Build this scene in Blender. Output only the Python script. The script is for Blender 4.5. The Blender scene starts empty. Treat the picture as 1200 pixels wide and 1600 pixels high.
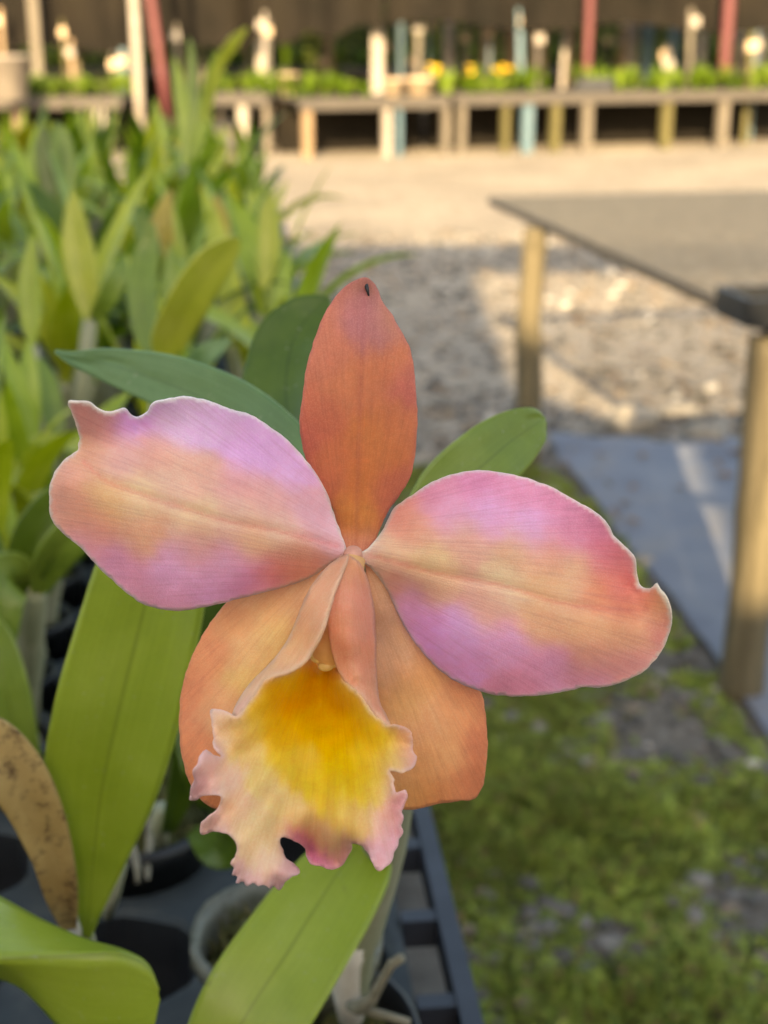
import bpy, bmesh, math, random
import numpy as np
from mathutils import Vector, Matrix
from mathutils.geometry import delaunay_2d_cdt

random.seed(7); rng = np.random.default_rng(7)
scene = bpy.context.scene
col = scene.collection
R = math.radians

# ------------------------------------------------------------------ camera
CAM = Vector((0.0, 0.0, 1.3)); PITCH = math.atan(760 / 2200); FPX = 2200.0
cam_d = bpy.data.cameras.new('camera'); cam = bpy.data.objects.new('camera', cam_d); col.objects.link(cam)
cam.location = CAM; cam.rotation_euler = (math.pi / 2 - PITCH, 0, 0)
cam_d.sensor_fit = 'VERTICAL'; cam_d.sensor_height = 24.0; cam_d.lens = 24.0 * FPX / 1600
cam_d.clip_start = 0.01; cam_d.clip_end = 500
cam_d.dof.use_dof = True; cam_d.dof.focus_distance = 0.317; cam_d.dof.aperture_fstop = cam_d.lens / 3.3
scene.camera = cam

# ------------------------------------------------------------------ sky, sun, exposure
SUN_K = 0.10                    # sideways run of the light per metre forward (comes from behind the camera, slightly left)
SUN_T = 0.40                    # tangent of the elevation
sun_dir = Vector((SUN_K, 1.0, -SUN_T)).normalized()
elev = math.atan(SUN_T / math.hypot(1, SUN_K))
w = bpy.data.worlds.new('World'); scene.world = w; w.use_nodes = True
nt = w.node_tree; nt.nodes.clear()
sky = nt.nodes.new('ShaderNodeTexSky'); sky.sky_type = 'NISHITA'; sky.sun_disc = False
sky.sun_elevation = elev
sky.sun_rotation = math.atan2(-sun_dir.x, -sun_dir.y)
sky.air_density = 1.0; sky.dust_density = 2.5; sky.ozone_density = 0.6
bg = nt.nodes.new('ShaderNodeBackground'); bg.inputs[1].default_value = 0.15
wo = nt.nodes.new('ShaderNodeOutputWorld')
nt.links.new(sky.outputs[0], bg.inputs[0]); nt.links.new(bg.outputs[0], wo.inputs[0])
sun_l = bpy.data.lights.new('sun', 'SUN'); sun = bpy.data.objects.new('sun', sun_l); col.objects.link(sun)
sun_l.energy = 4.6; sun_l.angle = R(0.5); sun_l.color = (1.0, 0.80, 0.52)
sun.rotation_euler = sun_dir.to_track_quat('-Z', 'Y').to_euler(); sun.location = (0, -5, 6)
vs = scene.view_settings
vs.view_transform = 'Standard'; vs.look = 'None'; vs.gamma = 1.0; vs.exposure = 1.9
try:
    vs.use_curve_mapping = False
    vs.use_white_balance = True; vs.white_balance_temperature = 8000; vs.white_balance_tint = 8
except Exception:
    pass
scene.cycles.max_bounces = 8; scene.cycles.diffuse_bounces = 4; scene.cycles.transmission_bounces = 4
scene.cycles.use_denoising = True

# ------------------------------------------------------------------ helpers: space
FW = Vector((0, math.cos(PITCH), -math.sin(PITCH))); UP = Vector((0, math.sin(PITCH), math.cos(PITCH))); RT = Vector((1, 0, 0))
def P(px, py, d):
    """the place d metres in front of the lens that was measured at (px, py) in the photograph"""
    return CAM + FW * d + RT * ((px - 600) / FPX * d) + UP * ((800 - py) / FPX * d)
def PZ(px, py, z):
    """the place at height z measured at (px, py)"""
    r = FW + RT * ((px - 600) / FPX) + UP * ((800 - py) / FPX)
    return CAM + r * ((z - CAM.z) / r.z)
def PY(px, py, y):
    r = FW + RT * ((px - 600) / FPX) + UP * ((800 - py) / FPX)
    return CAM + r * (y / r.y)

def lin(c):
    c = np.asarray(c, float) / 255.0
    return np.where(c <= 0.04045, c / 12.92, ((c + 0.055) / 1.055) ** 2.4)

# ------------------------------------------------------------------ helpers: objects
def link_mesh(name, me, mat=None, parent=None, loc=None, smooth=True):
    o = bpy.data.objects.new(name, me); col.objects.link(o)
    if mat is not None and not me.materials: me.materials.append(mat)
    if smooth and len(me.polygons):
        me.polygons.foreach_set('use_smooth', [True] * len(me.polygons))
    if parent: o.parent = parent
    if loc is not None: o.location = loc
    return o
def empty(name, loc=(0, 0, 0), rz=0.0, parent=None):
    o = bpy.data.objects.new(name, None); col.objects.link(o); o.location = loc; o.rotation_euler = (0, 0, rz)
    o.empty_display_size = 0.02
    if parent: o.parent = parent
    return o
def tag(o, label=None, cat=None, group=None, kind=None):
    if label: o['label'] = label
    if cat: o['category'] = cat
    if group: o['group'] = group
    if kind: o['kind'] = kind
    return o

class MB:
    """collects vertices and faces of one mesh"""
    def __init__(s): s.v = []; s.f = []; s.uv = None
    def box(s, c, size, rz=0.0, taper=1.0):
        x, y, z = [k / 2 for k in size]; b = len(s.v); cr, sr = math.cos(rz), math.sin(rz)
        for dz in (-1, 1):
            t = taper if dz > 0 else 1.0
            for dx, dy in ((-1, -1), (1, -1), (1, 1), (-1, 1)):
                X, Y = dx * x * t, dy * y * t
                s.v.append((c[0] + X * cr - Y * sr, c[1] + X * sr + Y * cr, c[2] + dz * z))
        s.f += [(b, b + 3, b + 2, b + 1), (b + 4, b + 5, b + 6, b + 7)] + [(b + i, b + (i + 1) % 4, b + 4 + (i + 1) % 4, b + 4 + i) for i in range(4)]
        return s
    def bar(s, a, b_, wd, ht):
        a, b_ = Vector(a), Vector(b_); t = (b_ - a).normalized()
        side = t.cross(Vector((0, 0, 1)))
        if side.length < 1e-4: side = Vector((1, 0, 0))
        side.normalize(); up = side.cross(t).normalized(); n = len(s.v)
        for p in (a, b_):
            for dx, dz in ((-1, -1), (1, -1), (1, 1), (-1, 1)):
                s.v.append(tuple(p + side * dx * wd / 2 + up * dz * ht / 2))
        s.f += [(n, n + 1, n + 2, n + 3), (n + 7, n + 6, n + 5, n + 4)] + [(n + (i + 1) % 4, n + i, n + 4 + i, n + 4 + (i + 1) % 4) for i in range(4)]
        return s
    def tube(s, pts, rad, seg=8, cap=True):
        pts = [Vector(p) for p in pts]
        if not isinstance(rad, (list, tuple)): rad = [rad] * len(pts)
        n0 = len(s.v); ref = None
        for i, p in enumerate(pts):
            t = (pts[min(i + 1, len(pts) - 1)] - pts[max(i - 1, 0)]).normalized()
            if ref is None:
                ref = t.orthogonal().normalized()
            ref = (ref - t * ref.dot(t)).normalized(); bi = t.cross(ref)
            for k in range(seg):
                a = 2 * math.pi * k / seg
                s.v.append(tuple(p + (ref * math.cos(a) + bi * math.sin(a)) * rad[i]))
        for i in range(len(pts) - 1):
            for k in range(seg):
                a = n0 + i * seg; s.f.append((a + k, a + (k + 1) % seg, a + seg + (k + 1) % seg, a + seg + k))
        if cap:
            s.f.append(tuple(n0 + k for k in reversed(range(seg))))
            e = n0 + (len(pts) - 1) * seg; s.f.append(tuple(e + k for k in range(seg)))
        return s
    def lathe(s, prof, c=(0, 0, 0), seg=20, ripple=0.0, nr=8):
        n0 = len(s.v)
        for r, z in prof:
            for k in range(seg):
                a = 2 * math.pi * k / seg; rr = r * (1 + ripple * math.cos(nr * a))
                s.v.append((c[0] + rr * math.cos(a), c[1] + rr * math.sin(a), c[2] + z))
        for i in range(len(prof) - 1):
            for k in range(seg):
                a = n0 + i * seg; s.f.append((a + k, a + (k + 1) % seg, a + seg + (k + 1) % seg, a + seg + k))
        return s
    def mesh(s, name):
        me = bpy.data.meshes.new(name); me.from_pydata([tuple(p) for p in s.v], [], s.f); me.update()
        if s.uv is not None:
            l = me.uv_layers.new(name='UVMap')
            idx = np.empty(len(me.loops), np.int32); me.loops.foreach_get('vertex_index', idx)
            l.data.foreach_set('uv', np.asarray(s.uv, np.float32)[idx].ravel())
        return me
    def build(s, name, mat, parent=None, smooth=False, loc=None):
        return link_mesh(name, s.mesh(name), mat, parent, loc, smooth)

# ------------------------------------------------------------------ helpers: materials
def new_mat(name):
    m = bpy.data.materials.new(name); m.use_nodes = True
    n = m.node_tree.nodes; n.clear()
    out = n.new('ShaderNodeOutputMaterial'); b = n.new('ShaderNodeBsdfPrincipled')
    m.node_tree.links.new(b.outputs[0], out.inputs[0])
    return m, m.node_tree, b, out
def noise(nt, scale, vec=None, detail=4, rough=0.6, dist=0.0):
    n = nt.nodes.new('ShaderNodeTexNoise'); n.inputs['Scale'].default_value = scale
    n.inputs['Detail'].default_value = detail; n.inputs['Roughness'].default_value = rough; n.inputs['Distortion'].default_value = dist
    if vec is not None: nt.links.new(vec, n.inputs['Vector'])
    return n
def ramp(nt, fac, stops):
    r = nt.nodes.new('ShaderNodeValToRGB'); nt.links.new(fac, r.inputs[0])
    e = r.color_ramp.elements
    while len(e) < len(stops): e.new(0.5)
    for i, (p, c) in enumerate(stops):
        e[i].position = p; e[i].color = (*c, 1) if len(c) == 3 else c
    return r
def mixc(nt, fac, a, b, mode='MIX'):
    m = nt.nodes.new('ShaderNodeMix'); m.data_type = 'RGBA'; m.blend_type = mode
    for s_, v in ((m.inputs[0], fac), (m.inputs[6], a), (m.inputs[7], b)):
        if hasattr(v, 'is_linked'): nt.links.new(v, s_)
        elif isinstance(v, (int, float)): s_.default_value = v
        else: s_.default_value = (*v, 1)
    return m.outputs[2]
def math_n(nt, op, a, b=None, clamp=False):
    m = nt.nodes.new('ShaderNodeMath'); m.operation = op; m.use_clamp = clamp
    for i, v in enumerate((a, b)):
        if v is None: continue
        if hasattr(v, 'is_linked'): nt.links.new(v, m.inputs[i])
        else: m.inputs[i].default_value = v
    return m.outputs[0]
def coord(nt, kind='Object', scale=None):
    c = nt.nodes.new('ShaderNodeTexCoord'); o = c.outputs[kind]
    if scale:
        mp = nt.nodes.new('ShaderNodeMapping'); mp.inputs['Scale'].default_value = scale
        nt.links.new(o, mp.inputs[0]); o = mp.outputs[0]
    return o
def bump(nt, b, h, strength, dist):
    n = nt.nodes.new('ShaderNodeBump'); n.inputs['Strength'].default_value = strength; n.inputs['Distance'].default_value = dist
    nt.links.new(h, n.inputs['Height']); nt.links.new(n.outputs[0], b.inputs['Normal']); return n
def simple(name, ca, cb, scale=20.0, rough=0.6, bumpd=0.0, sc=None, spec=0.4, cc=None):
    m, nt, b, out = new_mat(name)
    v = coord(nt, 'Object', sc)
    n = noise(nt, scale, v, 5, 0.65)
    stops = [(0.3, ca), (0.7, cb)] if cc is None else [(0.25, ca), (0.52, cb), (0.75, cc)]
    nt.links.new(ramp(nt, n.outputs[0], stops).outputs[0], b.inputs['Base Color'])
    n2 = noise(nt, scale * 0.37, v, 3)
    nt.links.new(math_n(nt, 'ADD', math_n(nt, 'MULTIPLY', n2.outputs[0], 0.3), rough - 0.15), b.inputs['Roughness'])
    b.inputs['Specular IOR Level'].default_value = spec
    if bumpd: bump(nt, b, n.outputs[0], 0.6, bumpd)
    return m

def leaf_mat(name, c0, c1, c2, trans=0.30, gloss=0.31):
    """orchid leaf: colour patches, lengthwise streaks, darker groove along the midrib, light through the blade"""
    m, nt, b, out = new_mat(name)
    uv = nt.nodes.new('ShaderNodeTexCoord').outputs['UV']
    mp = nt.nodes.new('ShaderNodeMapping'); mp.inputs['Scale'].default_value = (1, 1, 1); nt.links.new(uv, mp.inputs[0])
    ob = coord(nt, 'Object')
    n1 = noise(nt, 28, ob, 4)
    base = ramp(nt, n1.outputs[0], [(0.3, c0), (0.5, c1), (0.72, c2)]).outputs[0]
    ms = nt.nodes.new('ShaderNodeMapping'); ms.inputs['Scale'].default_value = (34, 1.3, 1); nt.links.new(uv, ms.inputs[0])
    st = noise(nt, 1.0, ms.outputs[0], 3, 0.6)
    base = mixc(nt, math_n(nt, 'MULTIPLY', math_n(nt, 'SUBTRACT', st.outputs[0], 0.42, True), 0.5, True), base, tuple(min(1, k * 1.45) for k in c2))
    fine = noise(nt, 900, ob, 2)
    base = mixc(nt, math_n(nt, 'MULTIPLY', fine.outputs[0], 0.18), base, tuple(k * 0.5 for k in c0))
    sp = nt.nodes.new('ShaderNodeSeparateXYZ'); nt.links.new(uv, sp.inputs[0])
    d = math_n(nt, 'ABSOLUTE', math_n(nt, 'SUBTRACT', sp.outputs[0], 0.5))
    rib = math_n(nt, 'SUBTRACT', 1.0, math_n(nt, 'MULTIPLY', d, 36.0), True)
    base = mixc(nt, math_n(nt, 'MULTIPLY', rib, 0.45), base, tuple(k * 0.45 for k in c0))
    edge = math_n(nt, 'MULTIPLY', math_n(nt, 'SUBTRACT', d, 0.478, True), 30.0, True)
    base = mixc(nt, math_n(nt, 'MULTIPLY', edge, 0.55), base, tuple(min(1, k * 1.5 + 0.03) for k in c2))
    # small scars
    sc = noise(nt, 160, ob, 2, 0.5)
    scar = math_n(nt, 'MULTIPLY', math_n(nt, 'SUBTRACT', sc.outputs[0], 0.73, True), 8.0, True)
    base = mixc(nt, math_n(nt, 'MULTIPLY', scar, 0.5), base, (0.12, 0.09, 0.04))
    du = noise(nt, 430, ob, 2, 0.5)
    dust = math_n(nt, 'MULTIPLY', math_n(nt, 'SUBTRACT', du.outputs[0], 0.66, True), 6.0, True)
    base = mixc(nt, math_n(nt, 'MULTIPLY', dust, 0.40), base, (0.42, 0.43, 0.33))
    nt.links.new(base, b.inputs['Base Color'])
    rr = noise(nt, 60, ob, 3)
    nt.links.new(math_n(nt, 'ADD', math_n(nt, 'MULTIPLY', rr.outputs[0], 0.22), gloss - 0.08), b.inputs['Roughness'])
    b.inputs['Specular IOR Level'].default_value = 0.5
    h = math_n(nt, 'ADD', math_n(nt, 'MULTIPLY', st.outputs[0], 0.7), math_n(nt, 'MULTIPLY', fine.outputs[0], 0.25))
    bump(nt, b, h, 0.35, 0.0006)
    tr = nt.nodes.new('ShaderNodeBsdfTranslucent'); mx = nt.nodes.new('ShaderNodeMixShader'); mx.inputs[0].default_value = trans
    g = nt.nodes.new('ShaderNodeHueSaturation'); g.inputs['Saturation'].default_value = 1.15; g.inputs['Value'].default_value = 1.25
    nt.links.new(base, g.inputs['Color']); nt.links.new(g.outputs[0], tr.inputs[0])
    nt.links.new(b.outputs[0], mx.inputs[1]); nt.links.new(tr.outputs[0], mx.inputs[2]); nt.links.new(mx.outputs[0], out.inputs[0])
    return m

def petal_mat(name, trans=0.28, vein=0.30, gloss=0.5, vein_col=(0.45, 0.10, 0.16)):
    m, nt, b, out = new_mat(name)
    at = nt.nodes.new('ShaderNodeAttribute'); at.attribute_name = 'Col'
    uv = nt.nodes.new('ShaderNodeTexCoord').outputs['UV']
    ob = coord(nt, 'Object')
    def uvn(sx, sy, det=3, dist=0.0):
        mp = nt.nodes.new('ShaderNodeMapping'); mp.inputs['Scale'].default_value = (sx, sy, 1); nt.links.new(uv, mp.inputs[0])
        return noise(nt, 1.0, mp.outputs[0], det, 0.6, dist).outputs[0]
    patch = noise(nt, 130, ob, 4).outputs[0]
    c = mixc(nt, 1.0, at.outputs[0], ramp(nt, patch, [(0.25, (0.90, 0.86, 0.88)), (0.75, (1.06, 1.06, 1.05))]).outputs[0], 'MULTIPLY')
    v1 = uvn(34, 1.1, 2, 0.35); v2 = uvn(80, 5.0, 2, 0.8)
    vm = math_n(nt, 'SUBTRACT', 1.0, math_n(nt, 'MULTIPLY', math_n(nt, 'ABSOLUTE', math_n(nt, 'SUBTRACT', v1, 0.5)), 26.0), True)
    c = mixc(nt, math_n(nt, 'MULTIPLY', vm, vein * 0.55), c, vein_col)
    c = mixc(nt, math_n(nt, 'MULTIPLY', math_n(nt, 'SUBTRACT', v2, 0.48, True), 0.7, True), c, (0.95, 0.80, 0.80), 'SOFT_LIGHT')
    cells = nt.nodes.new('ShaderNodeTexVoronoi'); cells.inputs['Scale'].default_value = 2600; nt.links.new(ob, cells.inputs['Vector'])
    c = mixc(nt, 0.22, c, ramp(nt, cells.outputs[0], [(0.0, (1, 1, 1)), (0.6, (0.25, 0.2, 0.2))]).outputs[0], 'SOFT_LIGHT')
    nt.links.new(c, b.inputs['Base Color'])
    b.inputs['Specular IOR Level'].default_value = 0.28
    nt.links.new(math_n(nt, 'ADD', math_n(nt, 'MULTIPLY', noise(nt, 400, ob, 3).outputs[0], 0.25), gloss - 0.08), b.inputs['Roughness'])
    b.inputs['Sheen Weight'].default_value = 0.08
    h = math_n(nt, 'ADD', math_n(nt, 'MULTIPLY', v1, 0.9), math_n(nt, 'ADD', math_n(nt, 'MULTIPLY', v2, 0.35), math_n(nt, 'MULTIPLY', cells.outputs[0], 0.30)))
    bump(nt, b, h, 0.30, 0.0006)
    tr = nt.nodes.new('ShaderNodeBsdfTranslucent'); mx = nt.nodes.new('ShaderNodeMixShader'); mx.inputs[0].default_value = trans
    nt.links.new(c, tr.inputs[0])
    nt.links.new(b.outputs[0], mx.inputs[1]); nt.links.new(tr.outputs[0], mx.inputs[2]); nt.links.new(mx.outputs[0], out.inputs[0])
    return m

M = {}
M['petal'] = petal_mat('petal', 0.30, 0.24, 0.44)
M['sepal'] = petal_mat('sepal', 0.25, 0.20, 0.46, (0.42, 0.10, 0.07))
M['lip'] = petal_mat('lip_tissue', 0.28, 0.20, 0.46, (0.55, 0.25, 0.02))
M['leaf_fresh'] = leaf_mat('leaf_fresh_green', (0.235, 0.325, 0.024), (0.300, 0.395, 0.038), (0.360, 0.450, 0.065))
M['leaf_blue'] = leaf_mat('leaf_blue_green', (0.095, 0.190, 0.065), (0.120, 0.235, 0.080), (0.160, 0.280, 0.110), 0.22, 0.40)
M['leaf_mid'] = leaf_mat('leaf_mid_green', (0.145, 0.225, 0.026), (0.190, 0.280, 0.036), (0.240, 0.330, 0.060))
M['leaf_dark'] = leaf_mat('leaf_dark_green', (0.060, 0.110, 0.006), (0.080, 0.140, 0.009), (0.110, 0.180, 0.016))
M['leaf_yellow'] = leaf_mat('leaf_yellow_green', (0.320, 0.370, 0.026), (0.400, 0.440, 0.045), (0.480, 0.500, 0.080))
M['leaf_ochre'] = leaf_mat('leaf_ochre', (0.340, 0.270, 0.030), (0.420, 0.330, 0.050), (0.400, 0.360, 0.060))
M['bulb'] = simple('pseudobulb_skin', (0.17, 0.19, 0.11), (0.27, 0.28, 0.18), 60, 0.5, 0.001, (1, 1, 0.15), cc=(0.34, 0.33, 0.24))
M['sheath'] = simple('papery_sheath', (0.50, 0.46, 0.40), (0.72, 0.69, 0.63), 90, 0.7, 0.0005, (1, 1, 0.2))
M['root'] = simple('velamen_root', (0.13, 0.12, 0.08), (0.27, 0.25, 0.19), 120, 0.75, 0.0006)
M['root_tip'] = simple('green_root_tip', (0.10, 0.20, 0.03), (0.18, 0.30, 0.05), 120, 0.5)
M['moss'] = simple('potting_moss', (0.030, 0.035, 0.012), (0.085, 0.090, 0.025), 160, 0.9, 0.003, cc=(0.16, 0.12, 0.06))
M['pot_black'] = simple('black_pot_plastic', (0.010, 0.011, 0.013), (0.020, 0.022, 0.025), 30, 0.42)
M['pot_clear'] = simple('cloudy_pot_plastic', (0.05, 0.055, 0.035), (0.15, 0.15, 0.12), 90, 0.4, cc=(0.04, 0.045, 0.02))
M['deck'] = simple('slate_tray_plastic', (0.024, 0.031, 0.034), (0.036, 0.044, 0.047), 40, 0.75, 0.0003, spec=0.25, cc=(0.060, 0.066, 0.062))
M['tray_rim'] = simple('blue_black_tray_plastic', (0.013, 0.016, 0.024), (0.024, 0.028, 0.040), 50, 0.5, 0.0002)
M['wood'] = simple('weathered_post_wood', (0.050, 0.041, 0.025), (0.125, 0.104, 0.064), 16, 0.8, 0.006, (3, 3, 0.30), cc=(0.185, 0.158, 0.105))
M['wood_grey'] = simple('grey_timber', (0.085, 0.072, 0.057), (0.155, 0.135, 0.11), 14, 0.8, 0.003, (3, 3, 0.35))
M['wood_olive'] = simple('mossy_timber', (0.055, 0.05, 0.018), (0.11, 0.096, 0.036), 14, 0.8, 0.003, (3, 3, 0.35))
M['wood_peach'] = simple('pale_raw_timber', (0.17, 0.115, 0.07), (0.26, 0.185, 0.12), 14, 0.8, 0.003, (3, 3, 0.35))
M['wood_dark'] = simple('dark_stained_timber', (0.045, 0.040, 0.036), (0.085, 0.075, 0.066), 14, 0.8, 0.003, (3, 3, 0.35))
M['paint_blue'] = simple('faded_blue_paint', (0.05, 0.11, 0.15), (0.09, 0.15, 0.19), 9, 0.6, 0.001, cc=(0.14, 0.165, 0.17))
M['paint_white'] = simple('chalky_white_paint', (0.22, 0.19, 0.17), (0.32, 0.29, 0.26), 9, 0.6, 0.001)
M['paint_red'] = simple('faded_red_paint', (0.085, 0.020, 0.024), (0.13, 0.040, 0.042), 7, 0.55, 0.001)
M['wire'] = simple('galvanised_wire', (0.050, 0.050, 0.052), (0.085, 0.085, 0.087), 30, 0.5)
M['cloth'] = simple('shade_black', (0.005, 0.005, 0.004), (0.012, 0.010, 0.008), 1.2, 0.9, spec=0.1, cc=(0.017, 0.014, 0.010))  # near black, stands in for shade under and behind the far benches
M['weed_cloth'] = simple('blue_grey_weed_cloth', (0.105, 0.12, 0.160), (0.155, 0.172, 0.215), 5, 0.55, 0.004, cc=(0.20, 0.185, 0.17))
M['cream'] = simple('cream_plastic', (0.42, 0.31, 0.21), (0.54, 0.42, 0.30), 9, 0.6)
M['flower_yellow'] = simple('yellow_blossom', (0.60, 0.36, 0.02), (0.75, 0.50, 0.03), 9, 0.6)

# ------------------------------------------------------------------ helpers: interpolation
def tps(ctrl, pts):
    """thin plate spline through (x, y, value) control points"""
    c = np.asarray(ctrl, float); xy = c[:, :2] / 100; val = c[:, 2]; p = np.asarray(pts, float) / 100
    def U(r2): return np.where(r2 > 1e-12, r2 * np.log(r2 + 1e-12), 0.0)
    n = len(c); d2 = ((xy[:, None] - xy[None]) ** 2).sum(-1)
    A = np.zeros((n + 3, n + 3)); A[:n, :n] = U(d2) + np.eye(n) * 0.02
    A[:n, n] = 1; A[:n, n + 1:] = xy; A[n, :n] = 1; A[n + 1:, :n] = xy.T
    s_ = np.linalg.solve(A, np.r_[val, 0, 0, 0])
    k = U(((p[:, None] - xy[None]) ** 2).sum(-1))
    return k @ s_[:n] + s_[n] + p @ s_[n + 1:]
def colours(ctrl, pts, sigma=24.0):
    c = np.asarray(ctrl, float); p = np.asarray(pts, float)
    d2 = ((p[:, None] - c[None, :, :2]) ** 2).sum(-1)
    wgt = np.exp(-d2 / (2 * sigma ** 2)) + 1e-4 / (d2 / 900 + .3) ** 2; wgt /= wgt.sum(1, keepdims=True)
    return wgt @ lin(c[:, 2:5])
def spline(pts, step, closed=True):
    """Catmull-Rom through the points, resampled about every step"""
    p = np.asarray(pts, float); n = len(p); out = []
    for i in range(n if closed else n - 1):
        p0, p1, p2, p3 = (p[(i + k) % n] if closed else p[min(max(i + k, 0), n - 1)] for k in (-1, 0, 1, 2))
        m = max(1, int(round(np.linalg.norm(p2 - p1) / step)))
        for k in range(m):
            t = k / m
            out.append(0.5 * ((2 * p1) + (p2 - p0) * t + (2 * p0 - 5 * p1 + 4 * p2 - p3) * t * t + (3 * p1 - p0 - 3 * p2 + p3) * t ** 3))
    if not closed: out.append(p[-1])
    return np.array(out)
def vnoise(p, scale, seed=0):
    """smooth value noise on 2-D points"""
    q = np.asarray(p, float) / scale; i = np.floor(q).astype(int); f = q - i; f = f * f * (3 - 2 * f)
    def h(a, b):
        x = np.sin(a * 127.1 + b * 311.7 + seed * 74.7) * 43758.5453; return x - np.floor(x)
    a = h(i[:, 0], i[:, 1]); b = h(i[:, 0] + 1, i[:, 1]); c = h(i[:, 0], i[:, 1] + 1); d = h(i[:, 0] + 1, i[:, 1] + 1)
    return (a * (1 - f[:, 0]) + b * f[:, 0]) * (1 - f[:, 1]) + (c * (1 - f[:, 0]) + d * f[:, 0]) * f[:, 1] - 0.5

FLOWER_D = 0.318
def petal(name, mat, parent, outline, relief, cols, base, axis, step=4.2, grid=6.0, jag=0.5, ripple=(0, 40, 12), rim=None, thick=0.0005, rough=0.25, seed=0, sigma=20.0, pleat=None, rel=1.35, mid=None, pale=0.0, alb=1.0, label=None):
    """a petal: outline measured on the photograph, relief (mm towards the lens), pigment, all real tissue with thickness"""
    ol = spline(outline, step)
    tn = np.roll(ol, -1, 0) - np.roll(ol, 1, 0); tn /= np.linalg.norm(tn, axis=1)[:, None] + 1e-9; nrm = np.c_[-tn[:, 1], tn[:, 0]]
    al = np.r_[0, np.cumsum(np.linalg.norm(np.diff(ol, axis=0), axis=1))]; zz = np.zeros_like(al)
    ol = ol + nrm * (jag * (2.6 * vnoise(np.c_[al, zz], 11, seed + 40) + 1.6 * vnoise(np.c_[al, zz], 5, seed + 41)))[:, None]
    lo, hi = ol.min(0), ol.max(0)
    gx = np.arange(lo[0], hi[0], grid); gy = np.arange(lo[1], hi[1], grid * 0.866)
    g = np.array([(x + (grid / 2 if j % 2 else 0), y) for j, y in enumerate(gy) for x in gx])
    d = np.sqrt(((g[:, None] - ol[None]) ** 2).sum(-1)).min(1)
    # inside test
    inside = np.zeros(len(g), bool); a = ol; b = np.roll(ol, -1, 0)
    for (x0, y0), (x1, y1) in zip(a, b):
        if y0 == y1: continue
        c = ((y0 > g[:, 1]) != (y1 > g[:, 1])) & (g[:, 0] < (x1 - x0) * (g[:, 1] - y0) / (y1 - y0) + x0)
        inside ^= c
    g = g[inside & (d > grid * 0.5)]
    allp = np.vstack([ol, g]); n = len(ol)
    res = delaunay_2d_cdt([Vector(p) for p in allp], [(i, (i + 1) % n) for i in range(n)], [], 1, 0.01)
    pts = np.array([tuple(p) for p in res[0]])
    dd = np.sqrt(((pts[:, None] - ol[None]) ** 2).sum(-1)); near = dd.argmin(1); ed = dd.min(1)
    wv = tps(relief, pts) * rel / 1000.0
    if pleat:
        pcx, pcy, pa, pk, p0 = pleat; dx, dy = pts[:, 0] - pcx, pts[:, 1] - pcy; rr = np.hypot(dx, dy); an = np.arctan2(dx, dy)
        fr = np.clip((rr - p0) / 160.0, 0, 1.2) ** 1.3
        wv += pa / 1000 * fr * (np.sin(an * pk + 1.2 * np.sin(an * 3)) + .5 * np.sin(an * pk * 2.3 + 1.0 + rr * .02))
    if mid is not None:
        ml = spline(mid, 3.0, False); dm = np.sqrt(((pts[:, None] - ml[None]) ** 2).sum(-1)).min(1)
        wv -= .0007 * np.exp(-(dm / 9) ** 2) - .0004 * np.exp(-(dm / 26) ** 2)
    amp, per, wid = ripple
    if amp:
        arc = np.r_[0, np.cumsum(np.linalg.norm(np.diff(ol, axis=0), axis=1))]
        s1 = arc[near]; z_ = np.zeros_like(s1)
        rp = 2.2 * vnoise(np.c_[s1, z_], per, seed) + 1.1 * vnoise(np.c_[s1, z_], per * .43, seed + 1)
        wv += amp / 1000 * np.exp(-ed / wid) * rp
    wv += rough / 1000 * (vnoise(pts, 38, seed) * 1.6 + vnoise(pts, 14, seed + 3) * 0.5)
    verts = [P(x, y, FLOWER_D - k) for (x, y), k in zip(pts, wv)]
    me = bpy.data.meshes.new(name); me.from_pydata(verts, [], res[2]); me.update()
    axv = np.array(axis, float) - np.array(base, float); axv /= np.linalg.norm(axv)
    rel = pts - np.array(base, float); st = np.c_[(rel @ np.array([-axv[1], axv[0]])) , (rel @ axv) * .22]
    wob = vnoise(st, 9, seed + 7) * 16 + vnoise(st, 4, seed + 8) * 12; wob2 = vnoise(pts, 30, seed + 9) * 9
    cc = colours(cols, pts + np.outer(wob, axv) * .8 + np.outer(wob2, [-axv[1], axv[0]]), sigma)
    cc = cc * (1 + .12 * vnoise(st, 2.6, seed + 4) + .06 * vnoise(pts, 12, seed + 5))[:, None]
    if pale: cc = cc * (1 - pale) + lin((238, 186, 172))[None] * pale
    if mid is not None:
        km = np.exp(-(dm / 3.5) ** 2)[:, None] * .30; cc = cc * (1 - km) + lin((178, 96, 98))[None] * km
    if rim is not None:
        k = np.exp(-ed / rim[1])[:, None] * rim[2]; cc = cc * (1 - k) + lin(np.array(rim[0]))[None] * k
    cc = np.clip(cc * ALB * alb, 0, 0.92)
    ca = me.color_attributes.new('Col', 'FLOAT_COLOR', 'POINT')
    ca.data.foreach_set('color', np.c_[cc, np.ones(len(cc))].astype(np.float32).ravel())
    bx = pts - np.array(base, float); ax = np.array(axis, float) - np.array(base, float); L = np.linalg.norm(ax); ax /= L
    u = bx @ ax; v = bx @ np.array([-ax[1], ax[0]])
    fan = np.c_[v / (60 + 0.55 * np.maximum(u, 0)) * 0.5, u / L]
    l = me.uv_layers.new(name='UVMap'); idx = np.empty(len(me.loops), np.int32); me.loops.foreach_get('vertex_index', idx)
    l.data.foreach_set('uv', fan.astype(np.float32)[idx].ravel())
    o = link_mesh(name, me, mat, parent)
    md = o.modifiers.new('thickness', 'SOLIDIFY'); md.thickness = thick; md.offset = 0
    if label: o['label'] = label
    return o
ALB = 1.34

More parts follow.
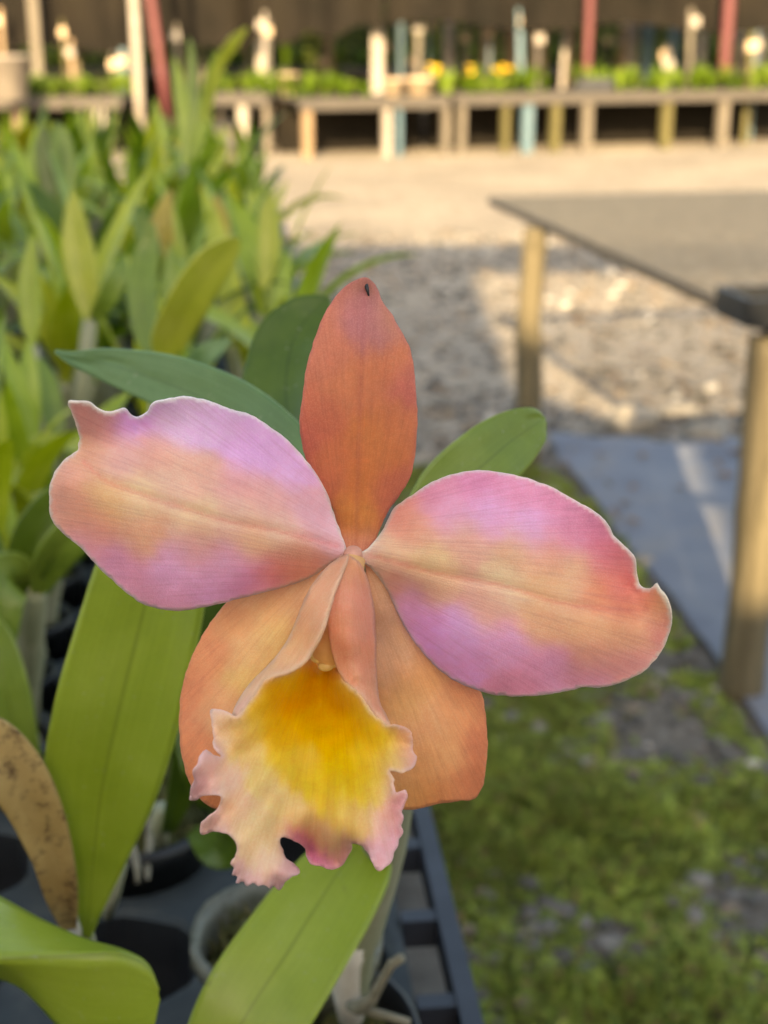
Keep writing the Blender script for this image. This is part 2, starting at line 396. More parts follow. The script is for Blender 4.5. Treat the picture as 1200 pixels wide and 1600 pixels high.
# ================================================================== SETTING
def ground_mat():
    m, nt, b, out = new_mat('pale_gravel_ground')
    g = nt.nodes.new('ShaderNodeNewGeometry').outputs['Position']
    big = noise(nt, 0.9, g, 5, 0.6).outputs[0]
    c = ramp(nt, big, [(0.32, (0.17, 0.135, 0.095)), (0.5, (0.28, 0.23, 0.17)), (0.68, (0.38, 0.32, 0.24))]).outputs[0]
    st = nt.nodes.new('ShaderNodeTexVoronoi'); st.inputs['Scale'].default_value = 26; nt.links.new(g, st.inputs['Vector'])
    c = mixc(nt, 0.42, c, ramp(nt, st.outputs['Color'], [(0.0, (0.10, 0.09, 0.08)), (0.6, (0.28, 0.245, 0.20)), (1.0, (0.48, 0.45, 0.40))]).outputs[0])
    med = noise(nt, 4.5, g, 4).outputs[0]
    c = mixc(nt, math_n(nt, 'MULTIPLY', math_n(nt, 'SUBTRACT', med, 0.52, True), 2.0, True), c, (0.18, 0.14, 0.095))
    nt.links.new(c, b.inputs['Base Color']); b.inputs['Roughness'].default_value = 0.9
    bump(nt, b, st.outputs['Distance'], 0.6, 0.02)
    return m
def grid_mesh(name, x0, x1, y0, y1, nx, ny, zf, warp=None):
    mb = MB(); mb.uv = []
    for j in range(ny + 1):
        for i in range(nx + 1):
            u, v = i / nx, j / ny; x, y = x0 + (x1 - x0) * u, y0 + (y1 - y0) * v
            mb.v.append((x, y, zf(x, y))); mb.uv.append((u, v))
    for j in range(ny):
        for i in range(nx):
            a = j * (nx + 1) + i; mb.f.append((a, a + 1, a + nx + 2, a + nx + 1))
    return mb
def n2(x, y, s, seed=0): return float(vnoise(np.array([[x, y]]), s, seed)[0])
M['ground'] = ground_mat()
g = grid_mesh('ground', -150, 150, -150, 150, 10, 10, lambda x, y: 0.0).build('ground', M['ground'], smooth=True)
tag(g, kind='structure')
M['soil'] = simple('damp_dark_gravel_soil', (0.070, 0.062, 0.050), (0.13, 0.115, 0.095), 38, 0.85, 0.01, cc=(0.22, 0.20, 0.175))
def soil_z(x, y):
    e = min(1.0, max(0.0, (4.45 - y + 0.5 * n2(x, y, .6, 5)) / 0.35))
    return -0.006 + 0.012 * e + 0.018 * e * n2(x, y, 0.22, 2)
s = grid_mesh('soil', -2.6, 3.0, 0.6, 4.9, 90, 80, soil_z).build('soil_path', M['soil'], smooth=True)
tag(s, kind='structure')

# loose stones and moss between the benches
def scatter_patch(n, x0, x1, y0, y1):
    return np.c_[rng.uniform(x0, x1, n), rng.uniform(y0, y1, n)]
ICO = bmesh.new(); bmesh.ops.create_icosphere(ICO, subdivisions=1, radius=1.0)
ico_v = np.array([v.co[:] for v in ICO.verts]); ico_f = np.array([[v.index for v in f.verts] for f in ICO.faces]); ICO.free()
def pebbles(name, pts, rmin, rmax, mat, zf):
    V, F = [], []
    n = len(pts)
    r = rmin + (rmax - rmin) * rng.random(n) ** 2.6
    for k in range(n):
        v = ico_v * (r[k] * rng.uniform(0.7, 1.3, 3) * np.array([1, 1, 0.62])) * (1 + rng.normal(0, 0.10, (len(ico_v), 1)))
        a = rng.uniform(0, 6.28); c, s_ = math.cos(a), math.sin(a)
        v = v @ np.array([[c, s_, 0], [-s_, c, 0], [0, 0, 1]])
        V.append(v + np.array([pts[k, 0], pts[k, 1], zf(*pts[k]) + r[k] * 0.2])); F.append(ico_f + k * len(ico_v))
    me = bpy.data.meshes.new(name); me.from_pydata(np.vstack(V).tolist(), [], np.vstack(F).tolist()); me.update()
    at = me.color_attributes.new('Col', 'FLOAT_COLOR', 'POINT')
    t = np.repeat(rng.random(n), len(ico_v))
    pal = np.array([[0.075, 0.072, 0.066], [0.13, 0.125, 0.12], [0.20, 0.188, 0.175], [0.17, 0.135, 0.10], [0.46, 0.44, 0.41]])
    kx = np.clip(np.searchsorted([0.36, 0.66, 0.82, 0.95], t), 0, 4)
    at.data.foreach_set('color', np.c_[pal[kx], np.ones(len(kx))].astype(np.float32).ravel())
    return link_mesh(name, me, mat, smooth=False)
def attr_mat(name, rough=0.85, scale=90):
    m, nt, b, out = new_mat(name)
    at = nt.nodes.new('ShaderNodeAttribute'); at.attribute_name = 'Col'
    n = noise(nt, scale, coord(nt, 'Object'), 4)
    c = mixc(nt, 1.0, at.outputs[0], ramp(nt, n.outputs[0], [(0.3, (0.7, 0.7, 0.7)), (0.7, (1.25, 1.22, 1.18))]).outputs[0], 'MULTIPLY')
    nt.links.new(c, b.inputs['Base Color']); b.inputs['Roughness'].default_value = rough; bump(nt, b, n.outputs[0], 0.5, 0.004)
    return m
M['stones'] = attr_mat('mixed_gravel')
def moss_mask(p): return vnoise(p, 0.30, 11) + 0.6 * vnoise(p, 0.11, 12) + 0.35 * vnoise(p, 0.045, 13)
def on_cloth(p): return p[:, 0] > 0.53 - .03 + (4.48 - p[:, 1]) * .101
pp = scatter_patch(9000, -0.6, 1.7, 1.25, 4.6)
pp = pp[(moss_mask(pp) < 0.24) & ~on_cloth(pp)]
tag(pebbles('gravel', pp, 0.005, 0.023, M['stones'], soil_z), 'loose grey gravel lying between the benches', 'gravel', kind='stuff')
pq = np.c_[rng.uniform(-.6, 2.6, 5200), 4.3 + 5.2 * rng.random(5200) ** 1.4]
tag(pebbles('gravel', pq, 0.006, 0.034, M['stones'], lambda x, y: 0.0), 'scattered pale gravel on the path beyond the moss', 'gravel', kind='stuff')
# moss: tiny upright leaflets in cushions
mp_ = scatter_patch(170000, -0.3, 1.6, 1.25, 4.1)
mk = moss_mask(mp_); keep = (mk > -0.14 - 0.24 * (rng.random(len(mp_)))) & ~(on_cloth(mp_) & (mp_[:, 1] > 2.15)); mp_ = mp_[keep]; mk = mk[keep]
n_ = len(mp_)
x, y = mp_[:, 0], mp_[:, 1]
e_ = np.clip((4.45 - y + 0.5 * vnoise(mp_, .6, 5)) / 0.35, 0, 1); z0 = -0.006 + 0.012 * e_ + 0.018 * e_ * vnoise(mp_, 0.22, 2) - .002
hgt = 0.008 + 0.055 * np.maximum(0, mk + .1) + 0.008 * rng.random(n_)
a = rng.uniform(0, 6.28, n_); wd = rng.uniform(0.0025, 0.0062, n_); le = rng.normal(0, 0.009, (n_, 2)); c, s_ = np.cos(a) * wd, np.sin(a) * wd
MV = np.stack([np.c_[x - c, y - s_, z0], np.c_[x + c, y + s_, z0], np.c_[x + c * .8 + le[:, 0], y + s_ * .8 + le[:, 1], z0 + hgt], np.c_[x - c * .8 + le[:, 0] * 1.4, y - s_ * .8 + le[:, 1] * 1.4, z0 + hgt * .9]], 1).reshape(-1, 3).tolist()
MF = np.arange(n_ * 4).reshape(-1, 4).tolist()
q = rng.random((n_, 1)); base = np.array([[0.105, 0.165, 0.026]]) * (1 - q) + np.array([[0.26, 0.34, 0.065]]) * q
base[rng.random(n_) < .09] = (0.17, 0.125, 0.055)
base = base * (0.72 + 0.6 * (vnoise(mp_, 0.09, 30) + .5))[:, None]
MC = np.repeat(np.c_[base, np.ones(n_)], 4, 0)
me = bpy.data.meshes.new('moss'); me.from_pydata(MV, [], MF); me.update()
me.color_attributes.new('Col', 'FLOAT_COLOR', 'POINT').data.foreach_set('color', np.array(MC, np.float32).ravel())
M['moss_ground'] = attr_mat('green_moss', 0.8, 40)
tag(link_mesh('moss', me, M['moss_ground'], smooth=False), 'patchy green moss cushions over the damp gravel', 'moss', kind='stuff')

# weed cloth under the side bench
def cloth_z(u, v):
    x, y = u * 3, v * 3
    return 0.014 + 0.035 * abs(n2(x, y, 0.5, 8)) + 0.022 * n2(x, y, 0.16, 9)
mb = MB(); mb.uv = []
c00, c10, c01, c11 = Vector((.78, 2.0)), Vector((2.4, 2.2)), Vector((.53, 4.48)), Vector((2.3, 4.35))
NX, NY = 40, 50
for j in range(NY + 1):
    for i in range(NX + 1):
        u, v = i / NX, j / NY
        q = c00.lerp(c10, u).lerp(c01.lerp(c11, u), v)
        e = 0.03 * n2(v * 4, u * 4, 0.6, 4)
        z = cloth_z(u, v) + 0.030 * math.exp(-((v - 0.955 + 0.03 * u) / 0.018) ** 2) * (0.6 + n2(u * 3, 0.3, 0.4, 2))
        mb.v.append((q.x + e, q.y + e, z)); mb.uv.append((u, v))
for j in range(NY):
    for i in range(NX):
        a = j * (NX + 1) + i; mb.f.append((a, a + 1, a + NX + 2, a + NX + 1))
o = mb.build('weed_cloth', M['weed_cloth'], smooth=True)
tag(o, 'wrinkled blue grey weed cloth on the ground under the side bench', 'ground cloth')
# pale rocks at the cloth's edge
for (px, py, r, nm, lb) in ((985, 672, .075, 'rock', 'pale rounded rock at the far edge of the blue grey cloth'),
                            (1062, 655, .055, 'rock', 'smaller sandy rock right of the pale rounded rock'),
                            (1100, 690, .060, 'rock', 'grey rock beside the near bench post at the cloth edge'),
                            (1005, 885, .030, 'rock', 'small cream stone on the cloth close to the orchid petal tip')):
    q = PZ(px, py, 0.0)
    v = ico_v.copy(); bm = bmesh.new(); bmesh.ops.create_icosphere(bm, subdivisions=3, radius=1)
    sd = rng.uniform(0, 50)
    for vv in bm.verts:
        p3 = vv.co
        k = 1 + 0.35 * n2(p3.x + sd, p3.y + p3.z * 1.7, 0.8, 3) + 0.15 * n2(p3.x * 2 + p3.z, p3.y * 2 - sd, 0.7, 6)
        vv.co = Vector((p3.x * k * 1.25, p3.y * k, p3.z * k * 0.65)) * r
    mm = bpy.data.meshes.new('rock'); bm.to_mesh(mm); bm.free()
    o = link_mesh('rock', mm, M.setdefault('rock', simple('pale_rock', (0.20, 0.18, 0.15), (0.34, 0.31, 0.27), 9, 0.85, 0.01)), loc=(q.x, q.y, r * 0.45))
    tag(o, lb, 'rock')

# ------------------------------------------------------------------ added unseen sun screen behind the camera (throws the shade over the near bench)
Y0 = -6.0
fr = empty('added_sun_screen', (0, Y0, 0)); tag(fr, 'added unseen screen behind the camera that blocks the sun', 'screen')
TOPZ = SUN_T * (8.9 - Y0)
outer = [(-8, 0.05), (8, 0.05), (8, TOPZ), (-8, TOPZ)]
hole = [(-.15, 3.65), (-.05, 3.65), (-.05, 4.2), (6, 4.2), (6, 5.52), (-.88, 5.52), (-.62, 4.5), (-.30, 4.32), (-.15, 4.22)]  # opening cut to let sun reach the bench posts and the path
pts = outer + hole; ne = [(i, (i + 1) % 4) for i in range(4)] + [(4 + i, 4 + (i + 1) % len(hole)) for i in range(len(hole))]
res = delaunay_2d_cdt([Vector(p) for p in pts], ne, [], 1, 1e-5)
faces = []
hp = hole
def in_hole(x, y):
    c = False
    for i in range(len(hp)):
        (x0, y0), (x1, y1) = hp[i], hp[(i + 1) % len(hp)]
        if (y0 > y) != (y1 > y) and x < (x1 - x0) * (y - y0) / (y1 - y0) + x0: c = not c
    return c
for f in res[2]:
    cx = sum(res[0][i].x for i in f) / 3; cy = sum(res[0][i].y for i in f) / 3
    if not in_hole(cx, cy): faces.append(f)
mm = bpy.data.meshes.new('cloth'); mm.from_pydata([(p.x, 0, p.y) for p in res[0]], [], faces); mm.update()
M['sun_screen'] = simple('grey_sun_screen', (0.10, 0.10, 0.09), (0.16, 0.155, 0.14), 6, 0.9)
link_mesh('cloth', mm, M['sun_screen'], fr, smooth=False)  # sheet of the added screen
for x in (-8, -4, 6.06, 8):
    MB().box((x, 0.09, TOPZ / 2), (.12, .12, TOPZ)).build('post', M['wood_grey'], fr)

# ------------------------------------------------------------------ side bench with wire top (right of the path)
A = PZ(838, 345, .765); B = PZ(1210, 512, .765)
bench = empty('side_bench', (B.x, B.y, 0)); tag(bench, 'wire topped bench on round timber posts right of the path', 'bench')
ed = Vector((A.x - B.x, A.y - B.y)); ed.normalize(); er = Vector((ed.y, -ed.x))
LEN = 3.0; WID = 2.6
fl = PZ(796, 290, .765); LEN = (Vector((A.x, A.y)) - Vector((B.x, B.y))).length + 0.55
def bl(a, b, z): return Vector((er.x * b + ed.x * a, er.y * b + ed.y * a, z))
for i, a in enumerate((0.0, (Vector((A.x, A.y)) - Vector((B.x, B.y))).length)):
    for b in (0.0, 1.25, 2.5):
        top = bl(a, b, .745); bot = bl(a + (0.02 if i else 0.0), b - 0.005, 0.0)
        k = [bot.lerp(top, t) + Vector((0.007 * math.sin(5 * t + i) + .008 * n2(t * 4, i + .3, .8, 9), 0, 0)) for t in np.linspace(0, 1, 25)]
        rr = [0.046 - 0.006 * t + 0.004 * math.exp(-((t - .55) / .05) ** 2) + .007 * n2(t * 6, i * 3.1 + b, .9, 4) for t in np.linspace(0, 1, 25)]
        if i: rr = [r_ * 0.88 for r_ in rr]
        MB().tube(k, rr, 14).build('post', M['wood'], bench, smooth=True)
MB().bar(bl(-.03, .012, .7575), bl(LEN, .012, .7575), .022, .022).build('side_rail', M['wood_dark'], bench)
for b in (1.25, 2.5):
    MB().bar(bl(-.03, b + .02, .748), bl(LEN, b + .02, .748), .03, .035).build('side_rail', M['wood_grey'], bench)
for a in (-.02, LEN - .02):
    MB().bar(bl(a, .04, .748), bl(a, WID, .748), .02, .03).build('end_rail', M['wood_grey'], bench)
wm = MB(); a = 0.0
while a <= LEN:
    wm.bar(bl(a, 0, .7746), bl(a, WID, .7746), .0036, .0036); a += 0.032
b = 0.0
while b <= WID:
    wm.bar(bl(-.03, b, .7705), bl(LEN, b, .7705), .0032, .0032); b += 0.036
tag(wm.build('wire_mesh_top', M['wire'], bench), kind='stuff')
# cross braces
MB().bar(bl(.02, .05, .50), bl(.02, 1.2, .28), .028, .02).build('brace', M['wood_grey'], bench)
# black tray on the near corner of the wire top
tb = empty('seed_tray', tuple(Vector((B.x, B.y, 0)) + bl(-.07, -.085, .778)), math.atan2(er.y, er.x))
tag(tb, 'black plastic seed tray at the near corner of the wire bench', 'tray')
MB().box((.28, .08, .004), (.54, .14, .008)).build('tray_floor', M['pot_black'], tb)
for (c_, s_) in (((.28, .012, .028), (.56, .012, .05)), ((.28, .148, .028), (.56, .012, .05)), ((.004, .08, .028), (.012, .124, .05)), ((.556, .08, .028), (.012, .124, .05))):
    MB().box(c_, s_).build('tray_wall', M['pot_black'], tb)

# ------------------------------------------------------------------ far side of the nursery
def far_bench(name, p0, p1, h, dep, legs, label, rail='wood_dark', top='wood_dark', group=None):
    p0, p1 = Vector(p0), Vector(p1); d = p1 - p0; L = d.length; rz = math.atan2(d.y, d.x)
    r = empty(name, (p0.x, p0.y, 0), rz); tag(r, label, 'bench', group)
    nb = max(3, int(dep / 0.22))
    for k in range(nb):
        MB().box((L / 2, dep * (k + .5) / nb, h - .02), (L, dep / nb - .02, .035)).build('plank', M[top], r)
    MB().box((L / 2, -.022, h - .06), (L, .035, .10)).build('front_rail', M[rail], r)
    MB().box((L / 2, dep + .022, h - .06), (L, .035, .10)).build('back_rail', M[rail], r)
    for (t, mat, wd) in legs:
        wd *= .72
        MB().box((t * L, .03, (h - .11) / 2), (wd, .09, h - .11)).build('leg', M[mat], r)
        MB().box((t * L, dep - .06, (h - .11) / 2), (wd, .09, h - .11)).build('leg', M[mat], r)
    sk = MB(); nn = 40  # black sheet stands in for the shade under the bench
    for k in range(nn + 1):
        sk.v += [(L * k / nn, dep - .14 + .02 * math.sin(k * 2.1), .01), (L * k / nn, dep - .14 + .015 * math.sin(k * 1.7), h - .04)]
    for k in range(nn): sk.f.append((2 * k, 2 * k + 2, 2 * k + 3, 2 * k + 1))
    sk.build('under_bench_shade', M['cloth'], r, smooth=True)
    return r, rz
def g2(px, py): q = PZ(px, py, 0); return (q.x, q.y)
fA, fB = g2(468, 250), g2(1290, 226)
W_ = fB[0] - fA[0]
def tpos(px):
    # share along the bench front where a post seen at px stands
    k = (px - 600) / FPX
    a, b = Vector(fA), Vector(fB); d = b - a
    # x/depth = k ; depth = y*cos + const
    best = min(((abs((a.x + d.x * t) / ((a.y + d.y * t) * math.cos(PITCH) + 1.0 * math.sin(PITCH)) - k), t) for t in np.linspace(0, 1, 1200)))
    return best[1]
mid_t = tpos(705)
pm = Vector(fA).lerp(Vector(fB), mid_t)
def sub(t): return (t - mid_t) / (1 - mid_t)
fb1, rz1 = far_bench('potting_bench', fA, tuple(pm - (Vector(fB) - Vector(fA)).normalized() * .03), .60, 1.0,
    [(tpos(481) / mid_t, 'wood_peach', .13), (tpos(608) / mid_t, 'paint_white', .10), (tpos(622) / mid_t + .02, 'paint_blue', .06), (0.985, 'wood_grey', .10)],
    'long timber bench with one blue and white leg across the path', group=None)
fb2, rz2 = far_bench('potting_bench', tuple(pm + (Vector(fB) - Vector(fA)).normalized() * .03), fB, .62, 1.0,
    [(sub(tpos(718)) , 'wood_grey', .10), (sub(tpos(787)), 'wood_olive', .09), (sub(tpos(822)), 'paint_blue', .14), (sub(tpos(866)), 'wood_olive', .13), (sub(tpos(916)), 'wood_grey', .14), (sub(tpos(1041)), 'wood_olive', .14), (sub(tpos(1130)), 'wood_grey', .15), (.97, 'wood_grey', .14)],
    'long timber bench on olive, grey and pale blue legs farthest right')
lA, lB = g2(-60, 246), g2(196, 246)
fb3, rz3 = far_bench('potting_bench', lA, lB, .60, 1.0, [(.12, 'wood_peach', .12), (.36, 'wood_peach', .12), (.86, 'paint_white', .14)], 'timber bench behind the orchid leaves left of the white pole')
qA, qB = g2(318, 240), g2(424, 243)
fb4, rz4 = far_bench('potting_bench', qA, qB, .62, 1.0, [(.08, 'wood_olive', .10), (.60, 'paint_white', .14), (.95, 'wood_grey', .1)], 'short timber bench between the white pole and the longer benches')
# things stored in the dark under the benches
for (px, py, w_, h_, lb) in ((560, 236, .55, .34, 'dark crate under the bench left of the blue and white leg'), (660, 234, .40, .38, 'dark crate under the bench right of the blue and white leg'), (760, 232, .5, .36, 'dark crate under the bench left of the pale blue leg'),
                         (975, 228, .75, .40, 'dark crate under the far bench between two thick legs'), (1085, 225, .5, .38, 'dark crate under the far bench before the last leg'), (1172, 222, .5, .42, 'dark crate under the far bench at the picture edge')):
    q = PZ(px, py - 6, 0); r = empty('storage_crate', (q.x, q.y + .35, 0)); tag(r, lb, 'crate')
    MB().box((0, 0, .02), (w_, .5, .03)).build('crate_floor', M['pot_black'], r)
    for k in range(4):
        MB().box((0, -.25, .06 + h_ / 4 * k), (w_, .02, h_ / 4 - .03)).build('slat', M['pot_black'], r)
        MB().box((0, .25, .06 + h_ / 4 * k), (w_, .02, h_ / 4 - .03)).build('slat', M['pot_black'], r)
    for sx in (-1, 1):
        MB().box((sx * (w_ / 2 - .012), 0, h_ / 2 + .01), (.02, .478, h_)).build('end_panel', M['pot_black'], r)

# second row of benches farther back, mostly seen through the plants
far_bench('potting_bench', (-7.5, 20.5), (-1.0, 20.8), .72, 1.0, [(t, 'wood_grey', .12) for t in (.05, .3, .55, .8, .97)], 'rear bench of the left half, half hidden by green plants')
far_bench('potting_bench', (-.6, 20.8), (7.5, 21.6), .72, 1.0, [(t, 'wood_grey', .12) for t in (.05, .25, .5, .75, .97)], 'rear bench of the right half, half hidden by green plants')

# poles and posts
def pole(px, py, y, wd, mat, h, lb, nm='post', lean=0.0, z0=None, round_=False):
    q = PY(px, py, y)
    zb = 0.0
    r = empty(nm, (q.x, y, zb)); tag(r, lb, 'post')
    if round_:
        MB().tube([(lean * t, 0, h * t) for t in (0, .25, .5, .75, 1)], wd / 2, 12).build('shaft', M[mat], r, smooth=True)
        MB().tube([(lean, 0, h), (lean, 0, h + .02)], wd / 2 + .008, 12).build('cap', M[mat], r, smooth=True)
    else:
        MB().bar((0, 0, 0), (lean, 0, h), wd, wd).build('shaft', M[mat], r)
        MB().box((lean, 0, h + .02), (wd + .03, wd + .03, .04)).build('cap', M[mat], r)
    return r
q = PZ(223, 240, 0)
pole(222, 240, q.y, .10, 'paint_white', 3.2, 'tall white pole rising beyond the left bench', 'white_pole', round_=True)
pole(268, 200, 17.0, .11, 'paint_red', 3.2, 'leaning red pole beside the tall white pole', 'red_pole', lean=-.33, round_=True)
pole(1128, 160, 17.4, .13, 'paint_red', 3.4, 'straight red pole above the far benches at the right', 'red_pole', round_=True)
pole(915, 160, 17.55, .10, 'paint_red', 3.4, 'dim red pole standing behind the plants of the far bench', 'red_pole', round_=True)
specs = [(590, 'paint_white', .20, 18.2, 'white post in the middle of the far wall of plants'), (410, 'paint_white', .17, 18.3, 'white post left of the cream pot on the far bench'),
         (62, 'wood_grey', .17, 17.9, 'pale post near the top left corner'), (25, 'wood_grey', .16, 18.6, 'grey post at the top left edge'), (122, 'wood', .12, 18.8, 'thin brown post between two pale posts at top left'),
         (700, 'paint_white', .20, 20.0, 'short white post behind the yellow flowers'), (760, 'wood_peach', .26, 20.0, 'peach coloured post right of the yellow flowers'),
         (796, 'wood_peach', .20, 20.1, 'pale post beside the peach coloured post'), (838, 'wood_peach', .32, 20.0, 'widest pale timber post behind the far bench'),
         (887, 'wood_peach', .18, 20.1, 'cream timber post left of the dim red pole'), (986, 'paint_white', .18, 20.1, 'greyish white post right of the dim red pole'),
         (1008, 'paint_blue', .16, 20.0, 'pale blue post behind the far bench plants'), (1048, 'paint_blue', .15, 20.3, 'teal post halfway to the straight red pole'),
         (625, 'paint_blue', .17, 20.2, 'blue post right of the white middle post'), (1092, 'paint_white', .14, 20.2, 'whitish post just left of the straight red pole'),
         (1152, 'paint_white', .16, 20.2, 'whitish post just right of the straight red pole'), (1185, 'paint_white', .16, 20.3, 'whitish post at the right edge'),
         (515, 'wood_peach', .16, 20.2, 'raw timber post left of the white middle post'), (295, 'wood', .18, 19.4, 'brown timber post behind the tall orchid shoots')]
for (px, mat, wd, y, lb) in specs:
    pole(px, 130, y, wd * .68, mat, 1.55 if y > 19.9 else 3.3, lb, 'timber_post' if 'wood' in mat else 'painted_post')
# thin stakes among the far plants
for k in range(34):
    px = rng.uniform(0, 1200); y = rng.uniform(16.6, 20.6); wd = rng.uniform(.025, .07); h_ = rng.uniform(.95, 1.5)
    q = PY(px, 120, y); o = empty('plant_stake', (q.x, y, 0)); tag(o, 'thin stake standing among the far plants', 'stake', 'thin stakes among the far plants')
    m_ = ('wood_peach', 'paint_white', 'wood_grey', 'wood_olive', 'paint_blue', 'wood_dark')[int(rng.integers(6))]
    MB().bar((0, 0, 0), (rng.normal(0, .04), 0, h_), wd, wd).build('shaft', M[m_], o)
    MB().box((0, -wd / 2 - .006, h_ - .14), (wd + .05, .006, .10)).build('tag_plate', M['cream' if k % 3 else 'paint_white'], o)
# fallen leaves on the gravel
LV, LF, LC = [], [], []
for k in range(420):
    x = rng.uniform(-.4, 2.4); y = rng.uniform(3.0, 9.0); s_ = rng.uniform(.012, .035); a = rng.uniform(0, 6.28); c, d = math.cos(a) * s_, math.sin(a) * s_; z = .018 + rng.uniform(0, .012); i = len(LV)
    LV += [(x - c, y - d, z), (x - d * .4, y + c * .4, z + s_ * .3), (x + c, y + d, z + .004), (x + d * .4, y - c * .4, z + s_ * .25)]; LF += [(i, i + 1, i + 2), (i, i + 2, i + 3)]
    b_ = rng.uniform(.5, 1.2); LC += [(.22 * b_, .12 * b_, .05 * b_, 1)] * 4
me = bpy.data.meshes.new('leaf_litter'); me.from_pydata(LV, [], LF); me.update()
me.color_attributes.new('Col', 'FLOAT_COLOR', 'POINT').data.foreach_set('color', np.array(LC, np.float32).ravel())
tag(link_mesh('leaf_litter', me, M['stones'], smooth=False), 'dry brown leaf litter on the gravel path', 'leaves', kind='stuff')
# red boarded door panel
q = PY(350, 60, 19.0); r = empty('red_door', (q.x, 19.0, 0)); tag(r, 'red boarded door panel behind the tall orchid shoots', 'door')
for k in range(5):
    MB().box((-.26 + .13 * k, 0, 2.25), (.122, .03, 2.1)).build('board', M['paint_red'], r)
for z in (1.5, 2.9):
    MB().box((0, .03, z), (.64, .03, .1)).build('batten', M['paint_red'], r)
for x in (-.3, .3):
    MB().box((x, .05, 1.65), (.06, .06, 3.3)).build('door_post', M['wood_grey'], r)
# dark sheets along the back, standing in for the shaded interior
def backdrop(x0, x1, y, zb0, zb1, zt, lb):
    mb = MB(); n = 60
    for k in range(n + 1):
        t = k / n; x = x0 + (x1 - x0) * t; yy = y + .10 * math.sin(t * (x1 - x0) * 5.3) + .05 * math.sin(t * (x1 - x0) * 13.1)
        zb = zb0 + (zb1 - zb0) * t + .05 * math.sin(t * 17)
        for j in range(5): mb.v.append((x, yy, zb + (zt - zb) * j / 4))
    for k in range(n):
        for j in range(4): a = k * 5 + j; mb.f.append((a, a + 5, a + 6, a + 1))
    o = mb.build('shade_backdrop', M['cloth'], smooth=True); tag(o, lb, 'backdrop', 'dark sheets for the shaded interior'); return o
backdrop(-1.65, -.02, 17.75, 1.07, 1.30, 4.6, 'dark sheet for the shaded interior, left of the white middle post')
backdrop(.02, 6.2, 17.8, 1.31, 1.24, 4.6, 'dark sheet for the shaded interior over the right half of the far benches')
backdrop(-6.5, -1.7, 18.2, 1.00, 1.05, 4.6, 'dark sheet for the shaded interior in the top left corner')
backdrop(-9, 9, 24.5, 0.0, 0.0, 4.6, 'long dark sheet for the shaded interior closing the far end')

# leafy hedge mass at the very back
HV, HF, HC = [], [], []
for k in range(15000):
    x = rng.uniform(-8, 8); y = rng.uniform(22.6, 23.9); z = rng.uniform(0.05, 1.9 + .5 * n2(x, 0, .9, 3))
    s_ = rng.uniform(.04, .10); d1 = rng.normal(0, 1, 3); d1 /= np.linalg.norm(d1); d2 = np.cross(d1, rng.normal(0, 1, 3)); d2 /= np.linalg.norm(d2)
    c = np.array([x, y, z]); b0 = len(HV)
    HV += [tuple(c - d1 * s_), tuple(c + d2 * s_ * .45), tuple(c + d1 * s_), tuple(c - d2 * s_ * .45)]; HF.append((b0, b0 + 1, b0 + 2, b0 + 3))
    q = (n2(x, z, .7, 7) + .5); cb = np.array([.035, .065, .012]) * (1 - q) + np.array([.16, .20, .03]) * q
    HC += [(*cb, 1)] * 4
me = bpy.data.meshes.new('hedge'); me.from_pydata(HV, [], HF); me.update()
me.color_attributes.new('Col', 'FLOAT_COLOR', 'POINT').data.foreach_set('color', np.array(HC, np.float32).ravel())
tag(link_mesh('foliage', me, M['moss_ground'], smooth=False), 'mass of leafy plants at the far end of the nursery', 'foliage', kind='stuff')

# ================================================================== PLANTS FAR AWAY
def tuft_mesh(name, n, h, spread, seed, mat):
    r_ = np.random.default_rng(seed); mb = MB(); mb.uv = []
    for k in range(n):
        a = r_.uniform(0, 6.28); L = h * r_.uniform(.6, 1.1); wd = h * r_.uniform(.07, .13); sp = spread * r_.uniform(.2, 1.0)
        dx, dy = math.cos(a), math.sin(a); b0 = len(mb.v)
        for i in range(5):
            t = i / 4; ww = wd * math.sin(math.pi * (0.12 + .86 * t)) ** .8
            c = (dx * sp * t ** 1.7, dy * sp * t ** 1.7, L * (t - .25 * t * t * sp / h))
            for s_ in (-1, 1):
                mb.v.append((c[0] - dy * ww * s_, c[1] + dx * ww * s_, c[2])); mb.uv.append((.5 + .45 * s_, t))
        for i in range(4):
            q = b0 + i * 2; mb.f.append((q, q + 1, q + 3, q + 2))
    me = mb.mesh(name); me.materials.append(mat); return me
tufts = [tuft_mesh('bench_plant', 12, .20, .12, s_, M[m_]) for s_, m_ in ((1, 'leaf_dark'), (2, 'leaf_mid'), (3, 'leaf_dark'), (4, 'leaf_dark'), (5, 'leaf_dark'), (6, 'leaf_mid'))]
def row_of_plants(root, L, n, h, dep, sc, label, group, skip=()):
    for k in range(n):
        t = (k + .5) / n + rng.uniform(-.3, .3) / n
        if any(a < t < b for a, b in skip): continue
        o = bpy.data.objects.new('bench_plant', tufts[int(rng.integers(len(tufts)))]); col.objects.link(o)
        v = Matrix.Rotation(root.rotation_euler.z, 3, 'Z') @ Vector((t * L, rng.uniform(.12, dep - .12), 0))
        o.location = (root.location.x + v.x, root.location.y + v.y, h); o.rotation_euler = (0, 0, rng.uniform(0, 6.28)); o.scale = (sc * rng.uniform(.9, 1.5), sc * rng.uniform(.9, 1.5), sc * rng.uniform(.45, 1.15))
        zone = 'left end' if t < .25 else 'left middle' if t < .5 else 'right middle' if t < .75 else 'right end'
        tag(o, label.replace('in the row', 'at the ' + zone).replace(' on the short', ', ' + zone + ' of the short'), 'plant', group)
def blen(a, b): return (Vector(a) - Vector(b)).length
row_of_plants(fb1, blen(fA, pm), 26, .60, 1.0, 1.2, 'small green plant in the row on the bench left of centre', 'green plants on the middle far bench', skip=((.55, .95),))
